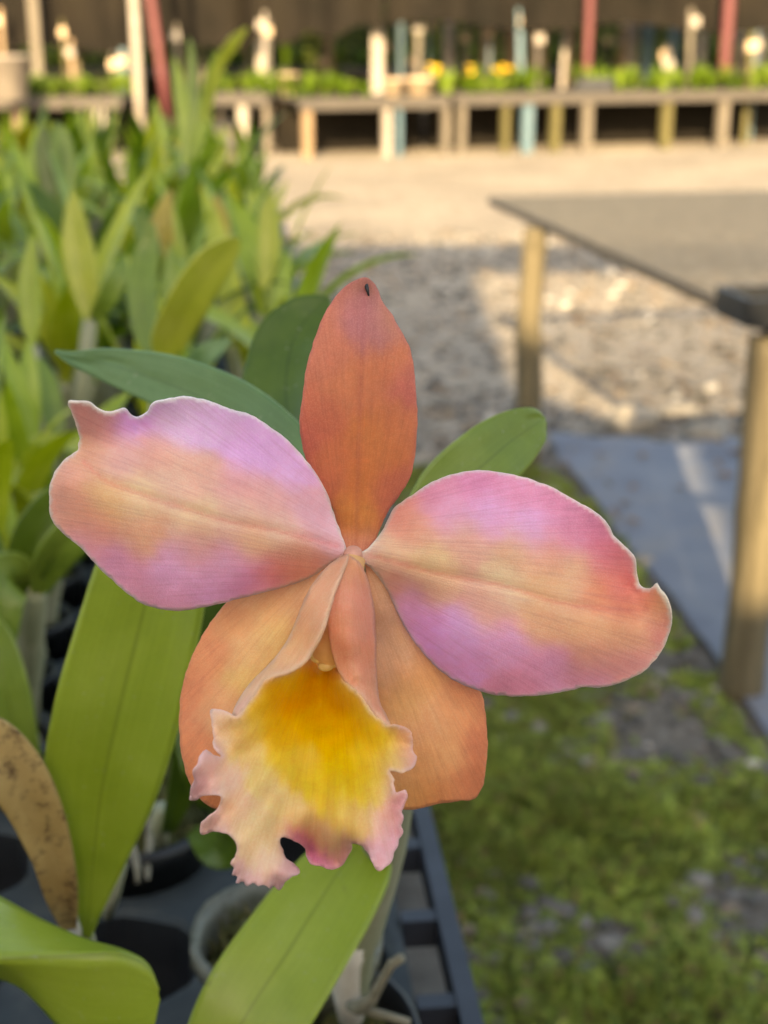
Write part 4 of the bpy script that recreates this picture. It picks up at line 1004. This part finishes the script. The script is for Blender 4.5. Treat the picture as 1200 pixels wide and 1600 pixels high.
F('lateral_sepal', M['sepal'], c4([(690, 20), (600, 60), (480, 90), (350, 130), (260, 175), (215, 215), (170, 270), (120, 350), (80, 440), (55, 540), (48, 640), (55, 740), (75, 830), (110, 900), (150, 940), (190, 955), (240, 940), (320, 880), (420, 760), (520, 560), (600, 380), (660, 200), (700, 80)]),
  c4([(680, 50, -3), (550, 200, -3.5), (400, 400, -4), (250, 620, -6), (170, 800, -9), (160, 940, -15), (300, 880, -13), (215, 215, -8), (120, 350, -9), (50, 640, -13), (80, 840, -14), (480, 100, -6), (600, 380, -7), (420, 740, -10)]),
  c4([(600, 130, 220, 172, 124), (480, 170, 226, 178, 128), (330, 210, 228, 176, 122), (220, 260, 226, 166, 112), (140, 400, 224, 152, 104), (70, 560, 220, 142, 98), (80, 740, 220, 142, 94), (150, 900, 220, 142, 88), (200, 600, 230, 168, 118), (300, 400, 232, 180, 126), (400, 380, 232, 192, 124), (420, 330, 232, 188, 122), (300, 480, 234, 192, 118), (250, 780, 228, 162, 108), (500, 250, 228, 176, 128)]),
  (550, 870), (330, 1260), rim=((224, 146, 104), 5, .45), alb=.92, pale=.10, seed=12, label='peach lower left sepal partly behind the lip')
F('lateral_sepal', M['sepal'], c4([(700, 40), (720, 100), (735, 300), (750, 600), (770, 800), (800, 900), (840, 948), (870, 957), (920, 952), (980, 935), (1050, 925), (1105, 918), (1140, 870), (1150, 800), (1157, 720), (1150, 620), (1135, 540), (1090, 440), (1000, 330), (900, 220), (800, 110)]),
  c4([(710, 60, -3), (780, 250, -4.5), (860, 450, -5), (940, 650, -6), (1000, 850, -8.5), (1020, 930, -11), (880, 955, -12), (1135, 540, -10), (1157, 720, -11), (1105, 915, -14), (950, 260, -8), (740, 300, -7.5), (755, 600, -9), (800, 880, -11)]),
  c4([(740, 140, 206, 168, 136), (760, 300, 206, 168, 142), (800, 480, 208, 170, 142), (850, 560, 220, 182, 124), (830, 400, 212, 172, 134), (780, 560, 222, 170, 114), (900, 480, 224, 168, 108), (950, 620, 226, 174, 126), (1050, 600, 222, 160, 106), (1110, 560, 214, 140, 92), (1140, 720, 212, 130, 88), (1100, 880, 208, 126, 80), (1000, 760, 226, 170, 114), (900, 800, 222, 168, 110), (900, 920, 222, 166, 98), (1000, 910, 216, 146, 88), (840, 700, 218, 170, 124)]),
  (565, 880), (700, 1250), rim=((222, 142, 102), 5, .45), alb=.92, pale=.10, seed=15, label='peach lower right sepal below the right petal')
LIPC = [(330, 640, 250, 184, 40), (420, 790, 250, 188, 50), (560, 900, 252, 188, 40), (660, 880, 252, 188, 36), (730, 840, 252, 188, 40), (770, 790, 250, 188, 60), (790, 720, 250, 184, 40), (500, 860, 250, 188, 50), (560, 520, 252, 180, 8), (470, 500, 250, 178, 10), (620, 500, 252, 180, 8), (560, 470, 255, 158, 4), (500, 520, 255, 166, 6), (420, 560, 255, 164, 10), (350, 580, 255, 174, 30), (640, 540, 255, 174, 4), (520, 650, 255, 180, 4), (600, 700, 255, 180, 4), (700, 650, 255, 180, 10), (440, 700, 255, 180, 30), (620, 820, 255, 188, 20), (560, 880, 255, 186, 46), (720, 760, 255, 190, 40), (760, 690, 255, 182, 30), (480, 800, 246, 188, 66), (300, 660, 240, 184, 98), (240, 650, 234, 182, 118), (200, 620, 230, 178, 148), (190, 690, 232, 186, 152), (380, 640, 255, 176, 20), (280, 760, 238, 188, 118), (350, 850, 240, 194, 128), (220, 830, 230, 184, 160), (140, 780, 228, 178, 172), (110, 880, 230, 174, 178), (200, 900, 232, 184, 160), (160, 1000, 230, 180, 170), (250, 960, 236, 182, 150), (320, 1000, 238, 190, 138), (420, 930, 240, 188, 126), (480, 980, 236, 184, 124), (300, 1100, 238, 188, 148), (350, 1150, 234, 188, 158), (280, 1200, 230, 176, 174), (400, 1220, 230, 176, 176), (460, 1185, 228, 172, 172), (380, 1060, 238, 188, 136), (540, 1040, 238, 178, 130), (600, 1080, 236, 184, 132), (640, 1120, 216, 158, 150), (470, 1068, 196, 110, 140), (520, 1120, 194, 104, 146), (560, 1155, 194, 108, 150), (610, 1165, 206, 136, 160), (640, 980, 244, 184, 96), (700, 1000, 238, 184, 118), (740, 900, 246, 188, 70), (780, 1000, 232, 174, 156), (770, 1120, 230, 170, 176), (830, 1040, 228, 166, 176), (845, 930, 218, 152, 160), (800, 880, 240, 182, 138), (800, 780, 242, 186, 118), (840, 720, 240, 184, 90), (880, 760, 228, 164, 142), (870, 690, 226, 160, 130), (600, 940, 246, 186, 70)]
F('lip', M['lip'], c4([(560, 330), (530, 375), (495, 425), (440, 460), (390, 476), (350, 492), (330, 525), (300, 570), (268, 610), (245, 625), (225, 605), (190, 595), (160, 603), (163, 650), (172, 690), (168, 720), (180, 745), (197, 765), (170, 760), (140, 741), (120, 760), (115, 790), (95, 820), (100, 850), (90, 880), (84, 925), (120, 915), (150, 905), (180, 903), (197, 912), (186, 950), (160, 975), (123, 1006), (130, 1045), (170, 1038), (215, 1045), (245, 1065), (256, 1090), (250, 1125), (233, 1150), (246, 1165), (236, 1190), (256, 1200), (254, 1222), (280, 1216), (292, 1232), (315, 1220), (330, 1236), (350, 1226), (372, 1242), (386, 1230), (404, 1245), (422, 1228), (432, 1212), (446, 1198), (480, 1190), (470, 1165), (440, 1145), (425, 1130), (415, 1100), (409, 1065), (425, 1054), (442, 1060), (470, 1075), (500, 1100), (508, 1130), (520, 1150), (560, 1165), (600, 1173), (638, 1152), (655, 1130), (669, 1105), (668, 1078), (700, 1085), (720, 1100), (735, 1130), (755, 1165), (770, 1179), (800, 1160), (812, 1140), (818, 1112), (832, 1085), (838, 1065), (852, 1040), (846, 1015), (855, 985), (845, 965), (864, 930), (863, 900), (857, 884), (825, 897), (818, 870), (820, 850), (806, 820), (850, 823), (885, 810), (902, 775), (888, 740), (886, 690), (870, 665), (830, 655), (800, 655), (770, 630), (740, 600), (700, 545), (660, 512), (630, 472), (606, 420), (592, 350)]),
  c4([(575, 350, -3), (560, 430, -3), (600, 430, -3), (500, 440, 3), (440, 470, 8), (350, 495, 11), (300, 575, 12), (245, 625, 13.5), (160, 605, 9), (170, 720, 11), (197, 765, 13), (140, 742, 17), (84, 925, 15), (180, 905, 18), (123, 1006, 16), (215, 1045, 19), (250, 1125, 19), (240, 1190, 18), (330, 1235, 19), (404, 1244, 18), (478, 1190, 20), (440, 1145, 19), (410, 1065, 16), (440, 1062, 14), (510, 1130, 11), (600, 1172, 9), (665, 1100, 12), (700, 1085, 17), (770, 1178, 19), (850, 1040, 18), (863, 900, 17), (806, 820, 14.5), (900, 775, 14), (870, 665, 13), (800, 655, 13.5), (740, 600, 13), (660, 512, 9), (615, 450, 4), (570, 560, -1), (540, 700, 4), (420, 600, 5), (680, 620, 5.5), (510, 850, 10), (360, 760, 10), (690, 800, 9.5), (500, 980, 14.5), (330, 950, 16), (680, 960, 16), (340, 1080, 18.5), (560, 1080, 13.5), (770, 1040, 19), (230, 850, 15.5), (240, 690, 12), (790, 740, 11.5)]),
  c4(LIPC), (510, 1030), (480, 1350), step=3.4, grid=5.2, sigma=14.0, rim=((238, 190, 192), 4, .5), ripple=(1.3, 26, 12), pleat=(510, 1040, 2.3, 11, 90), rel=1.6, jag=1.0, rough=.45, thick=.0004, seed=21, label='frilled lip, golden yellow in the throat and pink at the ruffled edge')
F('side_lobe', M['lip'], c4([(658, 44), (630, 50), (600, 70), (570, 98), (530, 148), (495, 215), (468, 285), (440, 345), (405, 400), (360, 450), (310, 500), (272, 550), (250, 590), (240, 620), (247, 627), (270, 612), (302, 572), (332, 527), (352, 494), (392, 478), (442, 462), (497, 427), (532, 377), (562, 322), (582, 260), (592, 225), (615, 150), (645, 85)]),
  c4([(655, 50, 6), (620, 100, 11), (560, 130, 10), (575, 230, 14.5), (520, 200, 12), (480, 270, 9), (545, 340, 15), (440, 345, 6), (490, 425, 14), (400, 400, 5), (430, 440, 11), (350, 492, 11.2), (330, 480, 4), (270, 555, 6), (300, 573, 12.2), (245, 625, 13.6)]),
  c4([(640, 70, 238, 162, 122), (570, 140, 240, 168, 134), (520, 250, 240, 170, 130), (560, 260, 240, 164, 134), (480, 340, 238, 172, 122), (440, 400, 238, 176, 122), (380, 440, 236, 182, 118), (500, 400, 240, 164, 130), (320, 510, 232, 176, 136), (270, 580, 226, 168, 146), (400, 465, 234, 164, 142)]),
  (545, 870), (370, 1110), step=3.4, grid=5, rim=((246, 196, 170), 3, .6), ripple=(.25, 50, 8), jag=.3, thick=.0007, seed=23)
F('side_lobe', M['lip'], c4([(652, 46), (680, 58), (702, 80), (728, 150), (745, 230), (750, 330), (752, 430), (758, 520), (768, 575), (790, 620), (806, 656), (798, 654), (772, 630), (742, 600), (702, 546), (662, 512), (630, 472), (606, 418), (590, 345), (584, 262), (592, 215), (604, 165), (630, 95)]),
  c4([(655, 52, 5.5), (690, 90, 7), (640, 110, 10), (600, 190, 11.5), (730, 170, 4), (670, 220, 11), (586, 270, 12), (748, 300, 3), (670, 350, 11.5), (594, 360, 11), (752, 450, 3.5), (690, 470, 10), (615, 445, 9), (662, 512, 9.3), (760, 530, 5), (742, 600, 13.1), (768, 580, 8), (800, 652, 13.6)]),
  c4([(660, 80, 234, 156, 110), (620, 180, 232, 156, 130), (690, 180, 232, 152, 130), (620, 300, 228, 146, 110), (700, 300, 234, 154, 130), (730, 400, 232, 146, 110), (650, 420, 232, 150, 120), (700, 480, 236, 162, 134), (740, 560, 234, 162, 126), (790, 640, 232, 160, 128)]),
  (550, 870), (590, 1120), step=3.4, grid=5, rim=((244, 190, 166), 3, .6), ripple=(.2, 50, 8), jag=.3, thick=.0007, seed=25)
# column with anther cap under the side lobes
M['column'] = simple('column_tissue', (0.72, 0.40, 0.16), (0.80, 0.50, 0.22), 300, 0.45, .0002)
M['anther'] = simple('anther_cap', (0.78, 0.55, 0.16), (0.86, 0.68, 0.34), 400, 0.4, .0003)
mb = MB(); mb.tube([P(556, 872, .3150), P(540, 930, .3120), P(522, 990, .3115), (P(512, 1022, .3125)), P(508, 1036, .3140)], [.0022, .0036, .0042, .0042, .0022], 16)
under(mb.build('column', M['column'], smooth=True), flower)
for (x, y, r) in ((497, 1028, 10), (509, 1040, 11), (521, 1036, 9), (488, 1022, 9)):
    bm = bmesh.new(); bmesh.ops.create_uvsphere(bm, u_segments=14, v_segments=10, radius=r * .3185 / FPX)
    me = bpy.data.meshes.new('anther_cap'); bm.to_mesh(me); bm.free()
    o = link_mesh('anther_cap', me, M['anther'], flower); o.location = P(x, y, .3110) - WL[flower]; o.scale = (1.15, .9, .8)
# the neck where petals meet
bm = bmesh.new(); bmesh.ops.create_uvsphere(bm, u_segments=20, v_segments=14, radius=.0023)
me = bpy.data.meshes.new('flower_neck'); bm.to_mesh(me); bm.free()
M['neck'] = simple('neck_tissue', (0.55, 0.27, 0.20), (0.66, 0.36, 0.28), 300, 0.5)
o = link_mesh('flower_neck', me, M['neck'], flower); o.location = P(552, 868, .3185) - WL[flower]

# ------------------------------------------------------------------ plant with the withered leaf, left foreground
q1 = cell_world(2, 0)
pl = world_empty('orchid_plant', tuple(q1)); tag(pl, 'orchid with one broad bright leaf and a withered brown leaf at the left', 'orchid')
put_pot(pl, 2, 0, pot_b, 0, 1); roots(pl, q1, 3, 8)
near_leaf('leaf', M['leaf_fresh'], pl, [(134, 1462, .520, 9), (140, 1420, .514, 20), (148, 1330, .500, 56, 52), (160, 1230, .488, 88, 84), (186, 1110, .476, 96, 98), (216, 990, .470, 92, 96), (244, 880, .468, 84, 86), (268, 790, .470, 66, 66), (288, 700, .474, 30, 30), (298, 655, .478, 3)], lambda t: .12 + .1 * t, .20, label='broad bright green upright leaf under the left petal')
def brown_mat():
    m, nt, b, out = new_mat('withered_leaf'); ob = coord(nt, 'Object')
    n1 = noise(nt, 22, ob, 4).outputs[0]; c = ramp(nt, n1, [(0.3, (0.38, 0.25, 0.085)), (0.5, (0.54, 0.39, 0.16)), (0.7, (0.64, 0.50, 0.24))]).outputs[0]
    n2_ = noise(nt, 170, ob, 4, .7).outputs[0]; n3 = noise(nt, 26, ob, 2).outputs[0]
    sp = math_n(nt, 'MULTIPLY', math_n(nt, 'SUBTRACT', math_n(nt, 'ADD', n2_, math_n(nt, 'MULTIPLY', n3, .5)), .74, True), 7.0, True)
    c = mixc(nt, math_n(nt, 'MULTIPLY', sp, .8), c, (0.075, 0.035, 0.012)); nt.links.new(c, b.inputs['Base Color']); b.inputs['Roughness'].default_value = .7
    uv = nt.nodes.new('ShaderNodeTexCoord').outputs['UV']; ms = nt.nodes.new('ShaderNodeMapping'); ms.inputs['Scale'].default_value = (50, 2, 1); nt.links.new(uv, ms.inputs[0])
    bump(nt, b, noise(nt, 1, ms.outputs[0], 3).outputs[0], .6, .0012)
    tr = nt.nodes.new('ShaderNodeBsdfTranslucent'); mx = nt.nodes.new('ShaderNodeMixShader'); mx.inputs[0].default_value = .2
    nt.links.new(c, tr.inputs[0]); nt.links.new(b.outputs[0], mx.inputs[1]); nt.links.new(tr.outputs[0], mx.inputs[2]); nt.links.new(mx.outputs[0], out.inputs[0])
    return m
M['brown'] = brown_mat()
near_leaf('withered_leaf', M['brown'], pl, [(108, 1450, .508, 11), (97, 1400, .496, 24), (80, 1330, .482, 32), (55, 1265, .472, 40), (20, 1205, .464, 46), (-30, 1160, .460, 46), (-90, 1150, .462, 30), (-140, 1160, .468, 3)], .05, .26, wave=.05, label='withered brown leaf with dark speckles')
cam_tube('sheath', M['sheath'], pl, [(118, 1590, .565, 16), (116, 1530, .545, 18), (114, 1480, .528, 20), (110, 1448, .518, 19), (106, 1436, .514, 15)], 12)
cam_tube('pseudobulb', M['bulb'], pl, [(135, 1600, .570, 16), (136, 1540, .552, 19), (136, 1490, .533, 18), (134, 1458, .521, 13)], 14)
# the curled leaf in the corner: a long leaf whose tip folds forward
pc = world_empty('orchid_plant', tuple(cell_world(2, -1))); tag(pc, 'orchid at the bottom left corner with a folded over glossy leaf', 'orchid')
put_pot(pc, 2, -1, pot_b, 0, 2)
def curled():
    mb = MB(); mb.uv = []; nu, nv = 40, 16
    # the blade seen at lower right of the corner, its upper margin rolled towards the lens
    up = spline([(-60, 1432), (20, 1452), (100, 1482), (170, 1496), (215, 1506), (240, 1530), (248, 1560)], 1e9, False)
    top = [(-80, 1370, .470), (-10, 1398, .463), (60, 1436, .456), (130, 1468, .449), (190, 1485, .444), (228, 1506, .440), (246, 1545, .438)]
    mid = [(-80, 1500, .432), (-10, 1500, .430), (60, 1495, .429), (130, 1492, .428), (185, 1490, .430), (226, 1507, .435), (247, 1548, .437)]
    low = [(-40, 1520, .448), (30, 1540, .450), (90, 1600, .446), (140, 1650, .444), (190, 1660, .442), (230, 1640, .440), (249, 1560, .438)]
    def cr(arr, u):
        arr = np.asarray(arr, float); u = u * (len(arr) - 1); i = int(min(math.floor(u), len(arr) - 2)); t = u - i
        p0, p1, p2, p3 = arr[max(i - 1, 0)], arr[i], arr[i + 1], arr[min(i + 2, len(arr) - 1)]
        return 0.5 * ((2 * p1) + (p2 - p0) * t + (2 * p0 - 5 * p1 + 4 * p2 - p3) * t * t + (3 * p1 - p0 - 3 * p2 + p3) * t ** 3)
    for i in range(nu + 1):
        u = i / nu; A_, B_, C_ = cr(top, u), cr(mid, u), cr(low, u)
        for j in range(nv + 1):
            v = j / nv
            if v < .5: q = A_ + (B_ - A_) * (v * 2); 
            else: q = B_ + (C_ - B_) * ((v - .5) * 2)
            bulge = .006 * math.exp(-((v - .5) / .16) ** 2) * (1 - u)
            mb.v.append(tuple(P(q[0], q[1], q[2] + bulge * .3))); mb.uv.append((v, u))
    for i in range(nu):
        for j in range(nv):
            a = i * (nv + 1) + j; mb.f.append((a, a + 1, a + nv + 2, a + nv + 1))
    o = mb.build('leaf', M['leaf_fresh'], smooth=True); under(o, pc); md = o.modifiers.new('thickness', 'SOLIDIFY'); md.thickness = .0012; md.offset = 0
    o['label'] = 'glossy green leaf folded over on itself'
curled()
near_leaf('leaf', M['leaf_fresh'], pc, [(-190, 1480, .470, 30), (-130, 1445, .468, 70), (-80, 1440, .468, 76)], .1, .1)

# ------------------------------------------------------------------ pots and plants behind the lip
q2_ = cell_world(1, 2)
pm_ = world_empty('orchid_plant', tuple(q2_)); tag(pm_, 'mossy potted orchid with a dark leaf behind the lip', 'orchid')
put_pot(pm_, 1, 2, pot_b, 0, 0, big=1.2)
m_ = link_mesh('potting_moss', fuzz(moss_mound(5, .036, .045), 1200, .036, .045, 5), None, pm_); m_.location = (0, 0, .018); roots(pm_, q2_, 4, 5)
near_leaf('leaf', M['leaf_dark'], pm_, [(300, 1300, .70, 10), (345, 1320, .66, 36), (372, 1270, .62, 52), (340, 1195, .60, 56, 54), (304, 1150, .60, 38), (270, 1125, .605, 3)], .3, .1, label='dark green leaf just left of the lip')
near_leaf('leaf', M['leaf_dark'], pm_, [(262, 1300, .70, 10), (300, 1180, .66, 30), (330, 1060, .63, 46), (340, 950, .61, 50), (330, 850, .61, 36), (322, 800, .615, 3)], -.3, .15)
cam_tube('pseudobulb', M['bulb'], pm_, [(252, 1318, .72, 12), (250, 1290, .71, 15), (252, 1262, .70, 13)], 12)
cam_tube('pseudobulb', M['bulb'], pm_, [(168, 1430, .66, 9), (178, 1395, .65, 11), (190, 1350, .645, 10)], 12)
q3_ = cell_world(1, 0) ; 
pc_ = PZ(446, 1462, .915); pc_.z = .888
pr_ = world_empty('plant_pot', tuple(pc_)); tag(pr_, 'cloudy plastic pot of dry moss below the lip', 'pot')
p_ = link_mesh('pot', pot_c, None, pr_); p_.rotation_euler = (.04, .02, .3)
m_ = link_mesh('potting_moss', mounds[2], None, pr_); m_.location = (0, 0, .013)
# plant at the left edge with a pale pseudobulb
q4_ = cell_world(2, 3)
p4_ = world_empty('orchid_plant', tuple(q4_)); tag(p4_, 'orchid with a pale pseudobulb and two spread leaves at the left edge', 'orchid')
put_pot(p4_, 2, 3, pot_b, 0, 1); roots(p4_, q4_, 4, 9)
cam_tube('pseudobulb', M['bulb'], p4_, [(52, 1130, .80, 10), (48, 1080, .785, 15), (46, 1020, .765, 22), (46, 970, .745, 26), (52, 930, .730, 22), (56, 912, .725, 16)], 14)
near_leaf('leaf', M['leaf_dark'], p4_, [(54, 925, .725, 12), (42, 890, .715, 30), (66, 830, .705, 38), (110, 780, .70, 34), (150, 740, .705, 20), (175, 715, .71, 3)], .3, .2)
near_leaf('leaf', M['leaf_mid'], p4_, [(58, 925, .722, 10), (74, 890, .712, 24), (100, 850, .70, 30), (150, 800, .695, 26), (190, 760, .70, 3)], -.3, .2)
near_leaf('leaf', M['leaf_mid'], p4_, [(46, 940, .735, 10), (20, 900, .71, 36), (-5, 930, .70, 42), (-20, 1010, .70, 38), (-30, 1060, .705, 3)], .2, .2)
near_leaf('leaf', M['leaf_mid'], p4_, [(60, 1200, .71, 10), (30, 1160, .70, 30), (10, 1080, .69, 36), (-10, 1000, .69, 30), (-20, 950, .69, 3)], .2, .2, label='green leaf above the withered brown leaf')

# ------------------------------------------------------------------ marked leaves of the blurred crowd
crowd_cells = set()
def crowd(ci, ri, lb, leaves, bulb=None):
    b0 = P(*leaves[0][1][0][:3])
    ci, ri = min(((c, r) for c in range(15) for r in range(2, 31) if (c, r) not in crowd_cells), key=lambda k: (cell_world(*k).xy - b0.xy).length)
    crowd_cells.add((ci, ri)); q = cell_world(ci, ri); r = world_empty('orchid_plant', tuple(q)); tag(r, lb, 'orchid'); put_pot(r, ci, ri, pot_b, 0, 1)
    for (mat, rows, roll) in leaves: near_leaf('leaf', M[mat], r, [(q_[0], q_[1], q_[2], q_[3] * .78) for q_ in rows], roll, .16, 30, 8)
    a = leaves[0][1][0]; top = P(a[0], a[1], a[2]); pts = [q + Vector((0, 0, .02)), q.lerp(top, .5) + Vector((0, 0, .005)), top]
    o = MB().tube(pts, [.008, .010, .006], 10).build('pseudobulb', M['bulb'], smooth=True); under(o, r)
crowd(2, 4, 'orchid with the broadest yellow green leaf left of the top sepal', [('leaf_yellow', [(252, 560, .93, 10), (262, 535, .925, 34), (292, 475, .91, 42), (330, 415, .905, 38), (360, 385, .905, 22), (374, 372, .905, 3)], -.3), ('leaf_mid', [(248, 562, .93, 10), (230, 520, .94, 26), (222, 450, .95, 28), (230, 390, .96, 22), (240, 350, .96, 3)], .3)])
crowd(4, 7, 'orchid with a tall pointed bright leaf near the left petal', [('leaf_yellow', [(140, 500, 1.25, 10), (132, 450, 1.25, 28), (122, 390, 1.25, 32), (116, 330, 1.25, 18), (114, 295, 1.25, 3)], .2), ('leaf_mid', [(146, 500, 1.25, 10), (165, 470, 1.24, 20), (185, 430, 1.24, 20), (196, 400, 1.25, 3)], -.2)])
crowd(5, 6, 'orchid with a slim pointed leaf close to the left edge', [('leaf_fresh', [(50, 540, 1.2, 8), (48, 490, 1.2, 22), (46, 430, 1.2, 20), (50, 385, 1.2, 10), (52, 365, 1.2, 2)], .2), ('leaf_mid', [(60, 560, 1.2, 8), (72, 600, 1.18, 22), (86, 660, 1.17, 20), (96, 700, 1.17, 3)], .2)])
crowd(2, 9, 'orchid with an ochre tipped leaf in the middle of the left bench', [('leaf_ochre', [(262, 420, 1.45, 8), (256, 380, 1.45, 22), (254, 345, 1.45, 22), (262, 310, 1.45, 10), (266, 296, 1.45, 2)], .2), ('leaf_mid', [(252, 430, 1.45, 8), (240, 400, 1.44, 20), (224, 360, 1.44, 20), (216, 330, 1.44, 3)], -.2)])
crowd(1, 9, 'orchid with two golden leaves left of the top sepal', [('leaf_ochre', [(350, 410, 1.45, 8), (344, 375, 1.45, 22), (340, 340, 1.45, 22), (338, 305, 1.45, 3)], .1), ('leaf_yellow', [(410, 450, 1.40, 8), (418, 420, 1.40, 18), (422, 370, 1.40, 22), (420, 330, 1.40, 18), (424, 300, 1.40, 3)], .2)])
crowd(0, 7, 'orchid with a small blue green leaf tip above the long leaf', [('leaf_blue', [(300, 640, .93, 8), (290, 600, .86, 20), (315, 560, .84, 24), (345, 540, .84, 14), (362, 530, .84, 2)], .2)])
crowd(3, 16, 'tall orchid whose slim shoots rise above the far benches', [('leaf_fresh', [(292, 260, 2.25, 8), (290, 200, 2.25, 14), (282, 140, 2.25, 14), (272, 90, 2.25, 3)], .2), ('leaf_fresh', [(300, 260, 2.25, 8), (316, 190, 2.25, 13), (330, 120, 2.25, 14), (342, 80, 2.25, 3)], -.2), ('leaf_yellow', [(318, 190, 2.25, 4), (340, 110, 2.24, 9), (362, 70, 2.23, 12), (386, 44, 2.23, 3)], -.3), ('leaf_mid', [(296, 260, 2.25, 8), (302, 180, 2.25, 10), (300, 110, 2.25, 10), (296, 60, 2.25, 2)], .1)])
crowd(6, 10, 'orchid with a dark upright leaf at the upper left', [('leaf_dark', [(90, 330, 1.6, 8), (80, 280, 1.6, 26), (74, 230, 1.6, 26), (66, 195, 1.6, 3)], .2), ('leaf_mid', [(100, 330, 1.6, 8), (104, 280, 1.6, 20), (96, 220, 1.6, 20), (88, 190, 1.6, 3)], -.2)])

# ------------------------------------------------------------------ the crowd of orchids on the rest of the bench
taken = crowd_cells | {(0, 0), (0, 1), (1, 0), (1, 1), (1, 2), (2, 0), (2, 1), (0, 2), (0, 3), (2, 2), (0, 4), (0, 5), (1, 3), (1, 4)}
n_pl = 0
for ri in range(2, 31):
    for ci in range(0, 15):
        if (ci, ri) in taken: continue
        a, b = cell(ci, ri); q = BW(a, b, .86)
        px = 600 + q.x / (q.y * math.cos(PITCH) + .2) * FPX
        if px < -330: continue
        pr = 1.0 if ri < 14 else .78
        if ci == 0 and ri < 8: pr = .0
        if ci == 1 and ri < 6: pr = .0
        if ci == 0 and ri > 12: pr = .25
        if rng.random() > pr: continue
        far = ri >= 8
        sp = random_spec(); main = max((l[0] for b_ in sp for l in b_[4]), key=lambda n: sum(l[0] == n for b_ in sp for l in b_[4]))
        tone = {'leaf_fresh': 'bright green', 'leaf_mid': 'mid green', 'leaf_blue': 'bluish green', 'leaf_dark': 'dark green', 'leaf_yellow': 'yellow green', 'leaf_ochre': 'ochre'}[main]
        side = 'beside the path' if ci < 4 else 'in the middle columns' if ci < 8 else 'toward the left edge'
        deep = 'just behind the near trays' if ri < 13 else 'halfway along' if ri < 21 else 'at the far end'
        lb = f'potted orchid, mostly {tone} leaves, {side}, {deep}' if far else f'potted orchid with mostly {tone} leaves among the nearer rows behind the left petal'
        potted_orchid(tuple(q), rng.uniform(0, 6.28), sp, lb, 'orchids crowding the left bench' if far else 'orchids in the nearer rows of the left bench', sc=(rng.uniform(.74, 1.0) if ri < 13 else rng.uniform(.62, .90)) if far else rng.uniform(.55, .8)); n_pl += 1
print('bench orchids', n_pl)
